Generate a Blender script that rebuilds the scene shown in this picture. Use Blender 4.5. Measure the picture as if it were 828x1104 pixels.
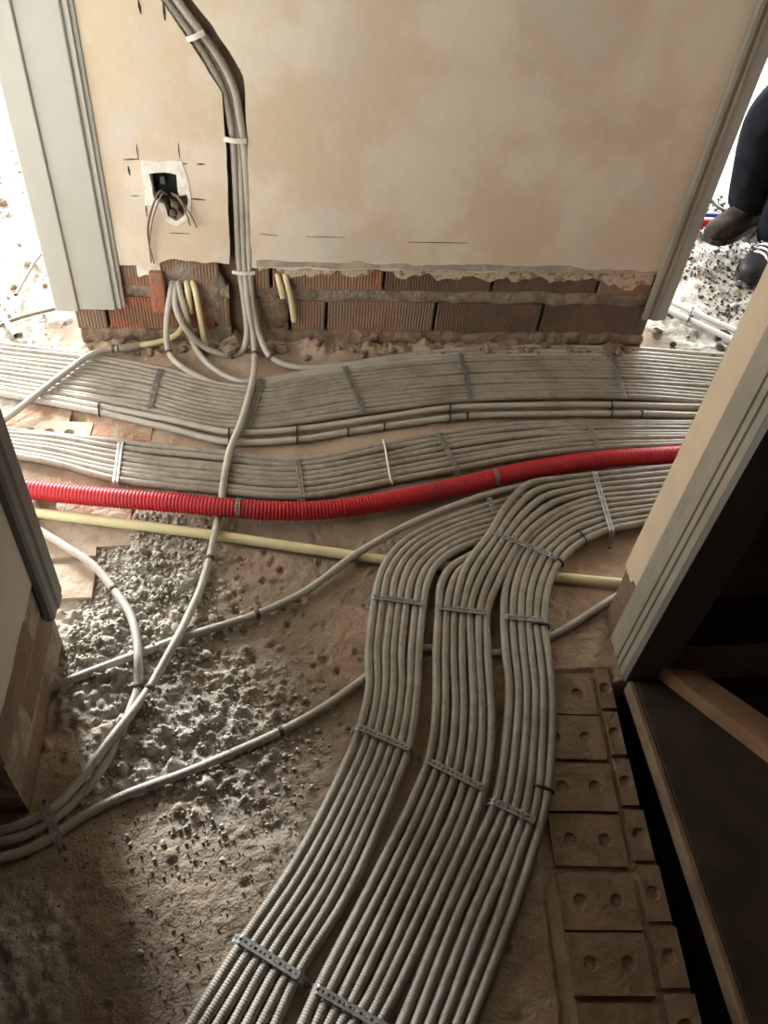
import bpy, math, random
import numpy as np
from mathutils import Vector, Matrix
random.seed(7); RNG = np.random.default_rng(11)
for o in list(bpy.data.objects): bpy.data.objects.remove(o)
SC = bpy.context.scene; COL = SC.collection

# ------------------------------------------------------------------ camera
# X runs along the far brick wall (to the right), Y away from the camera, Z up
F = 890.0; CX, CY = 414.0, 552.0; H = 1.55
def _n(v): return v/np.linalg.norm(v)
def ray(p): return np.array([p[0]-CX, p[1]-CY, F])
DOWN = _n(ray((315, 1370)))
AX = _n(np.cross(np.cross(ray((140, 290)), ray((700, 302))), DOWN))
if AX[0] < 0: AX = -AX
AY = np.cross(DOWN, AX)
if AY[2] < 0: AY = -AY
def toworld(v): return np.array([v@AX, v@AY, -(v@DOWN)])
EYE = np.array([0, 0, H])
def PZ(x, y, z=0.0):
    r = toworld(ray((x, y))); return EYE + r*((z-H)/r[2])
def PY(x, y, Y):
    r = toworld(ray((x, y))); return EYE + r*(Y/r[1])
cam = bpy.data.cameras.new('camera'); camo = bpy.data.objects.new('camera', cam); COL.objects.link(camo)
cam.sensor_fit = 'VERTICAL'; cam.sensor_height = 36.0; cam.lens = F/1104*36.0; cam.clip_start = 0.02
r_, d_, f_ = toworld(np.array([1., 0, 0])), toworld(np.array([0, 1., 0])), toworld(np.array([0, 0, 1.]))
camo.matrix_world = Matrix(((r_[0], -d_[0], -f_[0], 0), (r_[1], -d_[1], -f_[1], 0), (r_[2], -d_[2], -f_[2], H), (0, 0, 0, 1)))
SC.camera = camo

# ------------------------------------------------------------------ light
SC.view_settings.view_transform = 'Standard'; SC.view_settings.look = 'None'
SC.view_settings.gamma = 1.0; SC.view_settings.use_curve_mapping = False
SC.view_settings.exposure = -0.36
w = bpy.data.worlds.new('sky'); SC.world = w; w.use_nodes = True
w.node_tree.nodes['Background'].inputs[0].default_value = (0.80, 0.89, 1.0, 1)
w.node_tree.nodes['Background'].inputs[1].default_value = 1.0
def area(name, loc, direction, sx, sz, energy, color):
    l = bpy.data.lights.new(name, 'AREA'); l.shape = 'RECTANGLE'; l.size = sx; l.size_y = sz
    l.energy = energy; l.color = color
    o = bpy.data.objects.new(name, l); COL.objects.link(o); o.location = loc
    o.rotation_euler = Vector(direction).to_track_quat('-Z', 'Z').to_euler(); return o
area('daylight_window_1', (-1.98, 5.12, 1.6), (0.05, -1, -0.12), .80, 1.5, 1380, (0.90, 0.96, 1.0))
area('daylight_window_2', (2.5, 5.12, 1.6), (0, -1, -0.12), 1.7, 1.5, 700, (0.92, 0.97, 1.0))
area('daylight_window_3', (-3.32, 1.5, 1.6), (1, 0, -0.1), 1.2, 1.5, 68, (0.96, 0.98, 1.0))

# ------------------------------------------------------------------ helpers
def mesh(name, v, f, mat=None, parent=None, smooth=False, loc=None):
    m = bpy.data.meshes.new(name); m.from_pydata([tuple(map(float, p)) for p in v], [], f); m.update()
    if smooth: m.polygons.foreach_set('use_smooth', [True]*len(m.polygons))
    return link(name, m, mat, parent, loc)
def link(name, m, mat=None, parent=None, loc=None):
    o = bpy.data.objects.new(name, m); COL.objects.link(o)
    if mat and not m.materials: m.materials.append(mat)
    if parent: o.parent = parent
    if loc is not None: o.location = loc
    return o
def fast_mesh(name, V, Q, smooth=True):
    m = bpy.data.meshes.new(name); V = np.asarray(V, np.float32); Q = np.asarray(Q, np.int32)
    m.vertices.add(len(V)); m.vertices.foreach_set('co', V.ravel())
    m.loops.add(Q.size); m.loops.foreach_set('vertex_index', Q.ravel())
    m.polygons.add(len(Q)); k = Q.shape[1]
    m.polygons.foreach_set('loop_start', np.arange(0, Q.size, k, dtype=np.int32))
    m.polygons.foreach_set('loop_total', np.full(len(Q), k, np.int32))
    if smooth: m.polygons.foreach_set('use_smooth', np.ones(len(Q), bool))
    m.update(calc_edges=True); m.validate(); return m
def tag(o, label=None, cat=None, group=None, kind=None):
    if label: o['label'] = label
    if cat: o['category'] = cat
    if group: o['group'] = group
    if kind: o['kind'] = kind
    return o
def empty(name, loc=(0, 0, 0), rz=0):
    o = bpy.data.objects.new(name, None); COL.objects.link(o); o.location = loc; o.rotation_euler = (0, 0, rz); o.empty_display_size = 0.05
    return o
def box_vf(x0, x1, y0, y1, z0, z1, b=0.0):
    v = [(x0, y0, z0), (x1, y0, z0), (x1, y1, z0), (x0, y1, z0), (x0, y0, z1), (x1, y0, z1), (x1, y1, z1), (x0, y1, z1)]
    return v, [(0, 3, 2, 1), (4, 5, 6, 7), (0, 1, 5, 4), (1, 2, 6, 5), (2, 3, 7, 6), (3, 0, 4, 7)]
def box(name, x0, x1, y0, y1, z0, z1, mat, parent=None, bev=0.0):
    v, f = box_vf(x0, x1, y0, y1, z0, z1); o = mesh(name, v, f, mat, parent)
    if bev:
        md = o.modifiers.new('bevel', 'BEVEL'); md.width = bev; md.segments = 2
    return o
def prism(name, prof, z0, z1, mat, parent=None):
    n = len(prof); v = [(x, y, z0) for x, y in prof]+[(x, y, z1) for x, y in prof]
    f = [tuple(range(n))[::-1], tuple(range(n, 2*n))]+[(i, (i+1) % n, n+(i+1) % n, n+i) for i in range(n)]
    return mesh(name, v, f, mat, parent)
def catmull(P, step):
    P = np.asarray(P, float); P = np.vstack([2*P[0]-P[1], P, 2*P[-1]-P[-2]]); out = []
    for i in range(1, len(P)-2):
        p0, p1, p2, p3 = P[i-1:i+3]
        t0 = 0; t1 = t0+max(np.linalg.norm(p1-p0), 1e-6)**.5; t2 = t1+max(np.linalg.norm(p2-p1), 1e-6)**.5; t3 = t2+max(np.linalg.norm(p3-p2), 1e-6)**.5
        t = np.linspace(t1, t2, 24, endpoint=(i == len(P)-3))[:, None]
        a1 = (t1-t)/(t1-t0)*p0+(t-t0)/(t1-t0)*p1; a2 = (t2-t)/(t2-t1)*p1+(t-t1)/(t2-t1)*p2; a3 = (t3-t)/(t3-t2)*p2+(t-t2)/(t3-t2)*p3
        b1 = (t2-t)/(t2-t0)*a1+(t-t0)/(t2-t0)*a2; b2 = (t3-t)/(t3-t1)*a2+(t-t1)/(t3-t1)*a3
        out.append((t2-t)/(t2-t1)*b1+(t-t1)/(t2-t1)*b2)
    c = np.vstack(out)
    # light smoothing, then an even resample
    s = np.concatenate([[0], np.cumsum(np.linalg.norm(np.diff(c, axis=0), axis=1))])
    n = max(int(s[-1]/step), 3); u = np.linspace(0, s[-1], n+1)
    return np.stack([np.interp(u, s, c[:, k]) for k in range(3)], 1)
def frames(c):
    t = np.gradient(c, axis=0); t /= np.linalg.norm(t, axis=1)[:, None]
    up = np.array([0, 0, 1.]); 
    if abs(t[0]@up) > .9: up = np.array([0, 1., 0])
    n = np.zeros_like(c); n[0] = _n(up-t[0]*(up@t[0]))
    for i in range(1, len(c)):
        v = n[i-1]-t[i]*(n[i-1]@t[i]); n[i] = v/np.linalg.norm(v)
    return t, n, np.cross(t, n)
def tube_mesh(name, c, rad, sides=10):
    """tube round centre line c; rad a number or one radius per ring"""
    t, n, b = frames(c); N = len(c); rad = np.broadcast_to(rad, (N,))
    a = np.arange(sides)*2*np.pi/sides
    V = c[:, None]+rad[:, None, None]*(np.cos(a)[None, :, None]*n[:, None]+np.sin(a)[None, :, None]*b[:, None])
    i = np.arange(N-1)[:, None]*sides; j = np.arange(sides)[None]; j2 = (j+1) % sides
    Q = np.stack([i+j, i+j2, i+sides+j2, i+sides+j], -1).reshape(-1, 4)
    V = V.reshape(-1, 3)
    m = fast_mesh(name, V, Q)
    return m
def tube(name, pts, r, mat, parent=None, step=0.006, sides=10, rib=None, depth=0.0):
    if rib:
        c = catmull(pts, rib/3); rad = np.where(np.arange(len(c)) % 3 == 0, r-depth, r)
    else:
        c = catmull(pts, step); rad = r
    return link(name, tube_mesh(name, c, rad, sides), mat, parent), c
def _hash(ix, iy, s): 
    h = (ix.astype(np.int64)*374761393+iy.astype(np.int64)*668265263+s*974711) & 0x7fffffff
    h = ((h ^ (h >> 13))*1274126177) & 0x7fffffff
    return ((h ^ (h >> 16)) & 0xffff)/65535.0
def vnoise(x, y, s=0):
    ix, iy = np.floor(x), np.floor(y); fx, fy = x-ix, y-iy; ix = ix.astype(int); iy = iy.astype(int)
    fx = fx*fx*(3-2*fx); fy = fy*fy*(3-2*fy)
    a = _hash(ix, iy, s); b = _hash(ix+1, iy, s); c = _hash(ix, iy+1, s); d = _hash(ix+1, iy+1, s)
    return (a+(b-a)*fx)*(1-fy)+(c+(d-c)*fx)*fy-.5
def fbm(x, y, f, s=0, o=4):
    return sum(vnoise(x*f*2**k, y*f*2**k, s+k)/2**k for k in range(o))

# ------------------------------------------------------------------ materials
def mat(name, base, rough=0.8, c2=None, scale=5.0, lo=.4, hi=.6, bump=0.0, bscale=60.0, metal=0.0, c3=None, scale3=1.5, detail=6, spec=0.3):
    m = bpy.data.materials.new(name); m.use_nodes = True; nt = m.node_tree; N = nt.nodes; L = nt.links
    B = N['Principled BSDF']; B.inputs['Roughness'].default_value = rough; B.inputs['Metallic'].default_value = metal
    B.inputs['Specular IOR Level'].default_value = spec
    B.inputs['Base Color'].default_value = (*base, 1)
    tc = N.new('ShaderNodeTexCoord'); geo = N.new('ShaderNodeNewGeometry'); src = geo.outputs['Position']
    col = None
    def layer(prev, c, sc, lo, hi):
        n = N.new('ShaderNodeTexNoise'); n.inputs['Scale'].default_value = sc; n.inputs['Detail'].default_value = detail; n.inputs['Roughness'].default_value = .6
        L.new(src, n.inputs['Vector'])
        mr = N.new('ShaderNodeMapRange'); mr.inputs['From Min'].default_value = lo; mr.inputs['From Max'].default_value = hi; mr.interpolation_type = 'SMOOTHSTEP'
        L.new(n.outputs['Fac'], mr.inputs['Value'])
        mx = N.new('ShaderNodeMix'); mx.data_type = 'RGBA'; L.new(mr.outputs['Result'], mx.inputs['Factor'])
        if prev: L.new(prev, mx.inputs[6])
        else: mx.inputs[6].default_value = (*base, 1)
        mx.inputs[7].default_value = (*c, 1); return mx.outputs[2]
    if c2: col = layer(col, c2, scale, lo, hi)
    if c3: col = layer(col, c3, scale3, .5, .66)
    if col: L.new(col, B.inputs['Base Color'])
    if bump:
        n = N.new('ShaderNodeTexNoise'); n.inputs['Scale'].default_value = bscale; n.inputs['Detail'].default_value = 6; L.new(src, n.inputs['Vector'])
        b = N.new('ShaderNodeBump'); b.inputs['Strength'].default_value = bump; b.inputs['Distance'].default_value = .01
        L.new(n.outputs['Fac'], b.inputs['Height']); L.new(b.outputs['Normal'], B.inputs['Normal'])
    if rough >= .85: B.inputs['Specular IOR Level'].default_value = .06
    return m
M = {}
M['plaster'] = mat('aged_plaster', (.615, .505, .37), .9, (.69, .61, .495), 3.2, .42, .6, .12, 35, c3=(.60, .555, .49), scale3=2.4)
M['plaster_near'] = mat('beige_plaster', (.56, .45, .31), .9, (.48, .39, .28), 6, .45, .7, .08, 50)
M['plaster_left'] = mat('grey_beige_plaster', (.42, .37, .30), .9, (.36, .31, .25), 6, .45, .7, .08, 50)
M['skim'] = mat('ragged_skim_coat', (.55, .45, .34), .95, (.32, .20, .13), 45, .52, .6, .5, 90)
M['filler'] = mat('white_filler', (.80, .76, .68), .9, (.68, .62, .52), 25, .45, .65, .3, 70)
M['greymortar'] = mat('grey_mortar', (.28, .23, .18), .95, (.19, .14, .10), 20, .4, .6, .8, 60)
M['brick'] = mat('dusty_clay_brick', (.30, .19, .125), .95, (.25, .185, .135), 9, .4, .6, .4, 90, c3=(.34, .175, .11), scale3=4)
M['brickdark'] = mat('brown_clay_brick', (.20, .13, .088), .95, (.155, .108, .078), 9, .4, .6, .4, 90)
M['brickred'] = mat('red_clay_brick', (.36, .14, .085), .95, (.26, .15, .10), 14, .4, .6, .5, 90)
M['brickfloor'] = mat('dust_covered_brick', (.26, .185, .12), .95, (.20, .145, .095), 16, .4, .62, .5, 70)
M['brickdusty'] = mat('dust_caked_red_brick', (.34, .20, .135), .95, (.38, .30, .22), 14, .42, .58, .7, 60)
M['brickpale'] = mat('pale_dusty_brick', (.40, .32, .245), .95, (.34, .25, .18), 16, .4, .62, .4, 70)
M['paint'] = mat('grey_gloss_paint', (.43, .42, .375), .45, (.40, .39, .345), 3, .4, .6, .05, 20)
M['paint_warm'] = mat('taupe_paint', (.28, .245, .195), .5, (.24, .21, .165), 8, .4, .6, .06, 30)
M['paint_mid'] = mat('mid_grey_paint', (.33, .33, .30), .5, (.30, .30, .27), 5, .4, .6, .05, 20)
M['palegrey'] = mat('pale_conduit_plastic', (.62, .60, .56), .5)
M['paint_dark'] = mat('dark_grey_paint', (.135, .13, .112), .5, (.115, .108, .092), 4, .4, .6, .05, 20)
M['grey'] = mat('grey_conduit_plastic', (.31, .275, .222), .5, (.21, .175, .13), 7, .46, .68, 0, c3=(.235, .20, .155), scale3=40)
M['clean'] = mat('grey_conduit_less_dust', (.41, .375, .315), .5, (.31, .27, .215), 9, .46, .7, 0)
M['red'] = mat('red_conduit_plastic', (.45, .02, .028), .5, (.30, .03, .032), 9, .5, .75, 0)
M['yellow'] = mat('yellow_conduit_plastic', (.64, .56, .32), .5, (.52, .45, .26), 9, .45, .7, 0)
M['clip'] = mat('brown_clip', (.10, .06, .04), .6)
M['black'] = mat('black_nylon', (.02, .018, .016), .5)
M['white'] = mat('white_nylon', (.70, .66, .58), .5)
M['zinc'] = mat('zinc_plated_strap', (.30, .29, .27), .55, (.22, .21, .195), 60, .4, .6, 0, metal=.75)
M['boxblack'] = mat('black_back_box', (.012, .012, .012), .6)
M['wire'] = mat('grey_brown_wire', (.20, .16, .12), .6)
M['tread'] = mat('dark_worn_timber', (.060, .043, .030), .75, (.040, .030, .022), 12, .4, .6, .2, 40)
M['pine'] = mat('bare_pine', (.52, .33, .19), .7, (.44, .26, .14), 14, .4, .6, .1, 60)
M['edge'] = mat('worn_timber_edge', (.24, .17, .11), .75, (.18, .12, .08), 14, .4, .6, .2, 60)
M['darkwall'] = mat('brown_stair_wall', (.15, .105, .075), .9, (.12, .085, .06), 4, .4, .6, .1, 30)
M['roomwall'] = mat('pale_room_wall', (.66, .63, .58), .9, (.60, .575, .53), 2, .4, .6, .05, 20)
M['ceil'] = mat('bare_joist_ceiling', (.22, .18, .145), .9)
M['stone'] = mat('cement_rubble', (.46, .42, .36), .95, (.35, .31, .255), 25, .4, .6, .6, 90)
M['stonebrown'] = mat('brown_mortar_lump', (.25, .18, .125), .95, (.17, .12, .085), 25, .4, .6, .6, 90)
M['stonedark'] = mat('dark_rubble', (.10, .095, .09), .95, (.055, .05, .048), 25, .4, .6, .6, 90)
M['saw'] = mat('dark_saw_cut', (.06, .045, .035), .95)
M['blue'] = mat('blue_pipe_plastic', (.02, .06, .40), .45)
M['trousers'] = mat('black_work_trousers', (.005, .0055, .0075), .95, (.008, .009, .011), 20, .4, .6, .4, 25)
M['jacket'] = mat('dark_jacket_cloth', (.03, .032, .04), .9, bump=.3, bscale=25)
M['skin'] = mat('skin', (.50, .32, .24), .55)
M['hair'] = mat('brown_hair', (.05, .03, .02), .7)
M['shoe'] = mat('worn_dark_shoe', (.030, .023, .019), .85, (.055, .043, .036), 25, .45, .65, .2, 60)
M['shoeblack'] = mat('black_shoe', (.018, .017, .017), .6)
M['lace'] = mat('white_lace', (.7, .68, .64), .8)
# floor: warm dusty screed mixed with grey cement where the mesh attribute says so
def floor_material():
    m = mat('rough_screed', (.38, .285, .20), .95, (.29, .21, .145), 9, .40, .62, .45, 170, c3=(.40, .315, .23), scale3=3.3)
    nt = m.node_tree; N = nt.nodes; L = nt.links; B = N['Principled BSDF']
    prev = B.inputs['Base Color'].links[0].from_socket
    at = N.new('ShaderNodeAttribute'); at.attribute_name = 'cement'
    n = N.new('ShaderNodeTexNoise'); n.inputs['Scale'].default_value = 16; n.inputs['Detail'].default_value = 6
    geo = N.new('ShaderNodeNewGeometry'); L.new(geo.outputs['Position'], n.inputs['Vector'])
    cr = N.new('ShaderNodeMapRange'); cr.inputs['From Min'].default_value = .35; cr.inputs['From Max'].default_value = .68; L.new(n.outputs['Fac'], cr.inputs['Value'])
    cm = N.new('ShaderNodeMix'); cm.data_type = 'RGBA'; L.new(cr.outputs['Result'], cm.inputs['Factor'])
    cm.inputs[6].default_value = (.30, .275, .23, 1); cm.inputs[7].default_value = (.48, .45, .395, 1)
    mx = N.new('ShaderNodeMix'); mx.data_type = 'RGBA'; L.new(at.outputs['Fac'], mx.inputs['Factor']); L.new(prev, mx.inputs[6]); L.new(cm.outputs[2], mx.inputs[7])
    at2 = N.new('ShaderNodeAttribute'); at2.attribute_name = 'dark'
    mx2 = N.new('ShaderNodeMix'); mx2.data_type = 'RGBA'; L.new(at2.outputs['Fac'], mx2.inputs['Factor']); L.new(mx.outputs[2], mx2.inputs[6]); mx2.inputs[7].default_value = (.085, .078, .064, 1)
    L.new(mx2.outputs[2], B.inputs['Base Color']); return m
M['floor'] = floor_material()

ORD = ['first', 'second', 'third', 'fourth', 'fifth', 'sixth', 'seventh', 'eighth', 'ninth', 'tenth', 'eleventh', 'twelfth', 'thirteenth']

# ------------------------------------------------------------------ floor
def smooth(a, b, x): t = np.clip((x-a)/(b-a), 0, 1); return t*t*(3-2*t)
YELLOW_PX = [(38, 553), (230, 577), (412, 603), (660, 628)]
L4_PX = [(650, 652), (600, 683), (560, 699), (535, 704), (460, 699), (430, 708), (395, 730), (350, 762), (303, 788), (250, 812), (200, 833), (135, 857), (90, 880), (50, 906), (25, 918), (0, 925)]
def carve_line(X, Y, Zh, pts, r, zc):
    pts = np.asarray(pts)
    for a, b in zip(pts[:-1], pts[1:]):
        x0, x1 = min(a[0], b[0])-.03, max(a[0], b[0])+.03; y0, y1 = min(a[1], b[1])-.03, max(a[1], b[1])+.03
        k = (X > x0) & (X < x1) & (Y > y0) & (Y < y1)
        if not k.any(): continue
        px, py = X[k], Y[k]; d = b[:2]-a[:2]; u = np.clip(((px-a[0])*d[0]+(py-a[1])*d[1])/(d@d), 0, 1)
        dist = np.hypot(px-a[0]-u*d[0], py-a[1]-u*d[1])
        lim = zc-r-.0015+np.clip(dist-r*.9, 0, 1)*1.2
        Zh[k] = np.minimum(Zh[k], lim)
def build_floor():
    xs = np.concatenate([np.arange(-3.3, -.85, .035), np.arange(-.85, -.56, .008), np.arange(-.56, .74, .0045), np.arange(.74, 1.3, .009), np.arange(1.3, 2.2, .012), np.arange(2.2, 4.4, .04)])
    ys = np.concatenate([np.arange(-1.7, .15, .035), np.arange(.15, 1.5, .0045), np.arange(1.5, 2.0, .009), np.arange(2.0, 2.14, .006), np.arange(2.14, 3.3, .012), np.arange(3.3, 5.1, .04)])
    X, Y = np.meshgrid(xs, ys)
    cem = np.zeros_like(X)
    for cx, cy, rx, ry, a in [(-.36, 1.16, .20, .24, 1.), (-.17, .82, .20, .20, .95), (-.36, .93, .12, .10, .8), (-.46, .38, .10, .16, 1.), (-.05, .62, .16, .1, .35)]:
        cem = np.maximum(cem, a*np.exp(-(((X-cx)/rx)**2+((Y-cy)/ry)**2)**1.5))
    cem = np.clip(cem+.5*fbm(X, Y, 9, 3)*np.minimum(1, cem*2.5), 0, 1)
    room = np.maximum(smooth(-.62, -.75, X), np.maximum(smooth(1.2, 1.32, X)*smooth(1.9, 2.1, Y), smooth(2.15, 2.3, Y)))
    cem = np.maximum(cem, room)
    h = -.004+fbm(X, Y, 4, 20, 3)*.003+fbm(X, Y, 70, 31, 2)*.0030+fbm(X, Y, 22, 33, 2)*.002
    rub = smooth(.35, .8, cem)
    ridg = np.abs(fbm(X, Y, 30, 41, 4))
    h += rub*(fbm(X, Y, 18, 51, 4)*.013+.003)+cem*fbm(X, Y, 85, 61, 2)*.010
    h -= rub*np.clip(.10-ridg, 0, 1)*.05*smooth(-.1, .25, fbm(X, Y, 6, 5, 2)+.15)
    # lumps along the wall foot
    foot = smooth(2.0, 2.09, Y)*smooth(-.62, -.56, X)*smooth(1.2, 1.12, X)*smooth(2.3, 2.2, Y)
    h += foot*(.018+fbm(X, Y, 22, 71, 4)*.030)
    # pits and crumbs in the dense part
    ix = lambda a, v: np.searchsorted(a, v)
    def bumps(n, x0, x1, y0, y1, r0, r1, amp, prob):
        for _ in range(n):
            cx, cy = RNG.uniform(x0, x1), RNG.uniform(y0, y1); r = RNG.uniform(r0, r1)
            j, i = ix(ys, cy), ix(xs, cx)
            if RNG.random() > prob(cx, cy, cem[min(j, len(ys)-1), min(i, len(xs)-1)]): continue
            j0, j1, i0, i1 = ix(ys, cy-r), ix(ys, cy+r), ix(xs, cx-r), ix(xs, cx+r)
            sx, sy = RNG.uniform(.7, 1.3), RNG.uniform(.7, 1.3)
            d2 = ((X[j0:j1, i0:i1]-cx)*sx/r)**2+((Y[j0:j1, i0:i1]-cy)*sy/r)**2
            h[j0:j1, i0:i1] += amp*r*np.clip(1-d2, 0, 1)**.6*RNG.uniform(.5, 1)
    bumps(3600, -.6, .7, .2, 1.35, .005, .011, -.95, lambda x, y, c: (.22 if y > .8 else .03) if x < .55 else .1)
    bumps(3600, -.6, .35, .2, 1.45, .005, .015, .85, lambda x, y, c: (.03+.8*c)*(1 if y > .7 else .2))
    # keep it low where the bundles lie
    lim = np.full_like(h, .1)
    lim = np.where((Y > 1.42) & (Y < 2.05), -.001, lim)
    lim = np.where((X > -.1) & (X < .75) & (Y < 1.45) & (X > .02-.30*smooth(.9, .3, Y)), -.001, lim)
    lim = np.where((X > .45) & (Y < .95), -.003, lim)
    h = np.minimum(h, lim)
    carve_line(X, Y, h, [PZ(x, y, .008) for x, y in YELLOW_PX], .0125, .006)
    carve_line(X, Y, h, [PZ(x, y, .006) for x, y in L4_PX], .0095, .005)
    # brick strip along the stair threshold sits in a bed; the stair opening drops
    bed = (X > .50-.085*(.9-Y)*.9) & (X < .735) & (Y < .93)
    h = np.where(bed, np.minimum(h, -.012), h)
    for bx0, bx1, by0, by1 in LEFT_BRICK_BEDS:
        h = np.where((X > bx0) & (X < bx1) & (Y > by0) & (Y < by1), np.minimum(h, -.016), h)
    drop = (X > .712-(.9-Y)*.03) & (Y < .893) & (X < 2.4)
    h = np.where(drop, -.30, h)
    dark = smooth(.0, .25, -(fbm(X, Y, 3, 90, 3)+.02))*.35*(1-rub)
    dark = np.maximum(dark, .5*np.exp(-((X+.12)/.33)**2-((Y-.38)/.22)**2)*(1-.5*rub))  # greyer screed; extra darkening in the colour offsets the bright window beam
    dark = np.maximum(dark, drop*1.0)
    n, k = X.shape
    V = np.stack([X, Y, h], -1).reshape(-1, 3)
    i = np.arange(n-1)[:, None]*k; j = np.arange(k-1)[None]
    Q = np.stack([i+j, i+j+1, i+k+j+1, i+k+j], -1).reshape(-1, 4)
    m = fast_mesh('floor', V, Q)
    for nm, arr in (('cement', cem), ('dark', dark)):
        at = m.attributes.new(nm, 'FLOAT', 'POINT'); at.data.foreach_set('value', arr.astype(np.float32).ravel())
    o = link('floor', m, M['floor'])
    return tag(o, 'rough dusty screed floor with crumbling grey cement patches', 'floor', kind='structure'), (xs, ys, h)
LEFT_BRICK_BEDS = [(-.82, -.36, 1.675, 1.795), (-.60, -.36, 1.13, 1.47)]
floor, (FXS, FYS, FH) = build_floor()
def fz(x, y):
    return float(FH[min(np.searchsorted(FYS, y), len(FYS)-1), min(np.searchsorted(FXS, x), len(FXS)-1)])

# ------------------------------------------------------------------ bricks
def ribbed_brick_mesh(L, Hh, D=.05, pitch=.0088, amp=.0022):
    n = int(L/pitch); prof = [(0, 0.001)]
    for i in range(n):
        x = i*L/n; wd = L/n
        prof += [(x+.12*wd, 0), (x+.55*wd, 0), (x+.65*wd, amp), (x+.95*wd, amp)]
    prof += [(L, .001), (L, D), (0, D)]
    k = len(prof); v = [(x, y, 0) for x, y in prof]+[(x, y, Hh) for x, y in prof]
    f = [tuple(range(k))[::-1], tuple(range(k, 2*k))]+[(i, (i+1) % k, k+(i+1) % k, k+i) for i in range(k)]
    m = bpy.data.meshes.new('brick'); m.from_pydata(v, [], f); m.update(); return m
def dimple_brick_mesh(L, Wd, holes, hr=.0135, depth=.006, Hh=.03):
    """flat brick, top at z=0, with round recesses in its top face; each hole gets its own cell"""
    v = []; f = []; n = len(holes); xs_ = [-L/2]+[(holes[i]+holes[i+1])/2 for i in range(n-1)]+[L/2]
    S = 12
    for i, hx in enumerate(holes):
        x0, x1 = xs_[i], xs_[i+1]; b = len(v)
        for k in range(S):
            a = 2*math.pi*(k+.5)/S; c, s = math.cos(a), math.sin(a)
            # ray to the cell border
            tx = ((x1-hx) if c > 0 else (x0-hx))/c; ty = (Wd/2 if s > 0 else -Wd/2)/s; t = min(tx, ty)
            v.append((hx+c*t, s*t, 0)); v.append((hx+c*hr, s*hr, -.0006)); v.append((hx+c*hr*.8, s*hr*.8, -depth))
        for k in range(S):
            a0, a1 = b+3*k, b+3*((k+1) % S)
            f += [(a0, a1, a1+1, a0+1), (a0+1, a1+1, a1+2, a0+2)]
        f.append(tuple(b+3*k+2 for k in range(S)))
        for sx in (x0, x1):
            for sy in (-Wd/2, Wd/2): v.append((sx, sy, 0))
        c0 = len(v)-4
        # corner fillers
        def ring(k): return b+3*(k % S)
        f += [(ring(1), c0+3, ring(0)), (ring(2), c0+3, ring(1)), (ring(4), c0+1, ring(3)), (ring(5), c0+1, ring(4)), (ring(7), c0+0, ring(6)), (ring(8), c0+0, ring(7)), (ring(10), c0+2, ring(9)), (ring(11), c0+2, ring(10))]
    b = len(v); v += [(sx, sy, z) for z in (0, -Hh) for sx, sy in ((-L/2, -Wd/2), (L/2, -Wd/2), (L/2, Wd/2), (-L/2, Wd/2))]
    f += [(b+i, b+4+i, b+4+(i+1) % 4, b+(i+1) % 4) for i in range(4)]+[(b+7, b+6, b+5, b+4)]
    m = bpy.data.meshes.new('brick'); m.from_pydata(v, [], f); m.update(); return m
# strip of perforated bricks along the stair threshold (children of the floor)
def threshold_bricks():
    ang = math.radians(4.3); ca, sa = math.cos(ang), math.sin(ang)
    m1 = dimple_brick_mesh(.142, .099, (-.034, .034)); m2 = {}
    for mm in (m1,): mm.materials.append(M['brickfloor'])
    for i in range(8):
        y = .875-.107*i
        xl = .683-.085*(.884-y)           # the dark joint
        shift = (-.006, .004, 0, .007, -.003, .005, 0, 0)[i]
        o = link('brick', m1, None, floor, (xl-.010-.071, y+shift*.4, -.001+.0015*((i*7) % 3-1)))
        o.rotation_euler = (0, 0, -ang+random.uniform(-.012, .012))
        wR = max(.03, (.708-.03*(.9-y))-(xl+.004)); wR = min(wR, .085)
        mk = dimple_brick_mesh(wR, .098, (0.0,)); mk.materials.append(M['brickfloor'])
        o = link('brick', mk, None, floor, (xl+.004+wR/2, y+.006, -.002)); o.rotation_euler = (0, 0, -ang)
threshold_bricks()
def left_bricks():
    m3 = dimple_brick_mesh(.19, .085, (-.062, -.012, .04), .014, .02); m3.materials.append(M['brickpale'])
    o = link('brick', m3, None, floor, (-.60, 1.715, .004)); o.rotation_euler = (0, 0, -.06)
    mr = bpy.data.meshes.new('brick'); v, f = box_vf(-.09, .09, -.045, .045, -.03, 0); mr.from_pydata(v, [], f); mr.materials.append(M['brickdusty'])
    for x, y, z, a in ((-.435, 1.735, .0, -.05), (-.46, 1.43, -.004, .05), (-.66, 1.775, -.002, -.06)):
        o = link('brick', mr, None, floor, (x, y, z)); o.rotation_euler = (.02, .015, a)
    mp = bpy.data.meshes.new('brick'); v, f = box_vf(-.06, .06, -.05, .05, -.03, 0); mp.from_pydata(v, [], f); mp.materials.append(M['brickpale'])
    for x, y, z, a in ((-.50, 1.335, -.004, .08), (-.49, 1.215, -.003, .03), (-.40, 1.37, -.007, .06)):
        o = link('brick', mp, None, floor, (x, y, z)); o.rotation_euler = (-.015, .02, a)
left_bricks()

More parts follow.
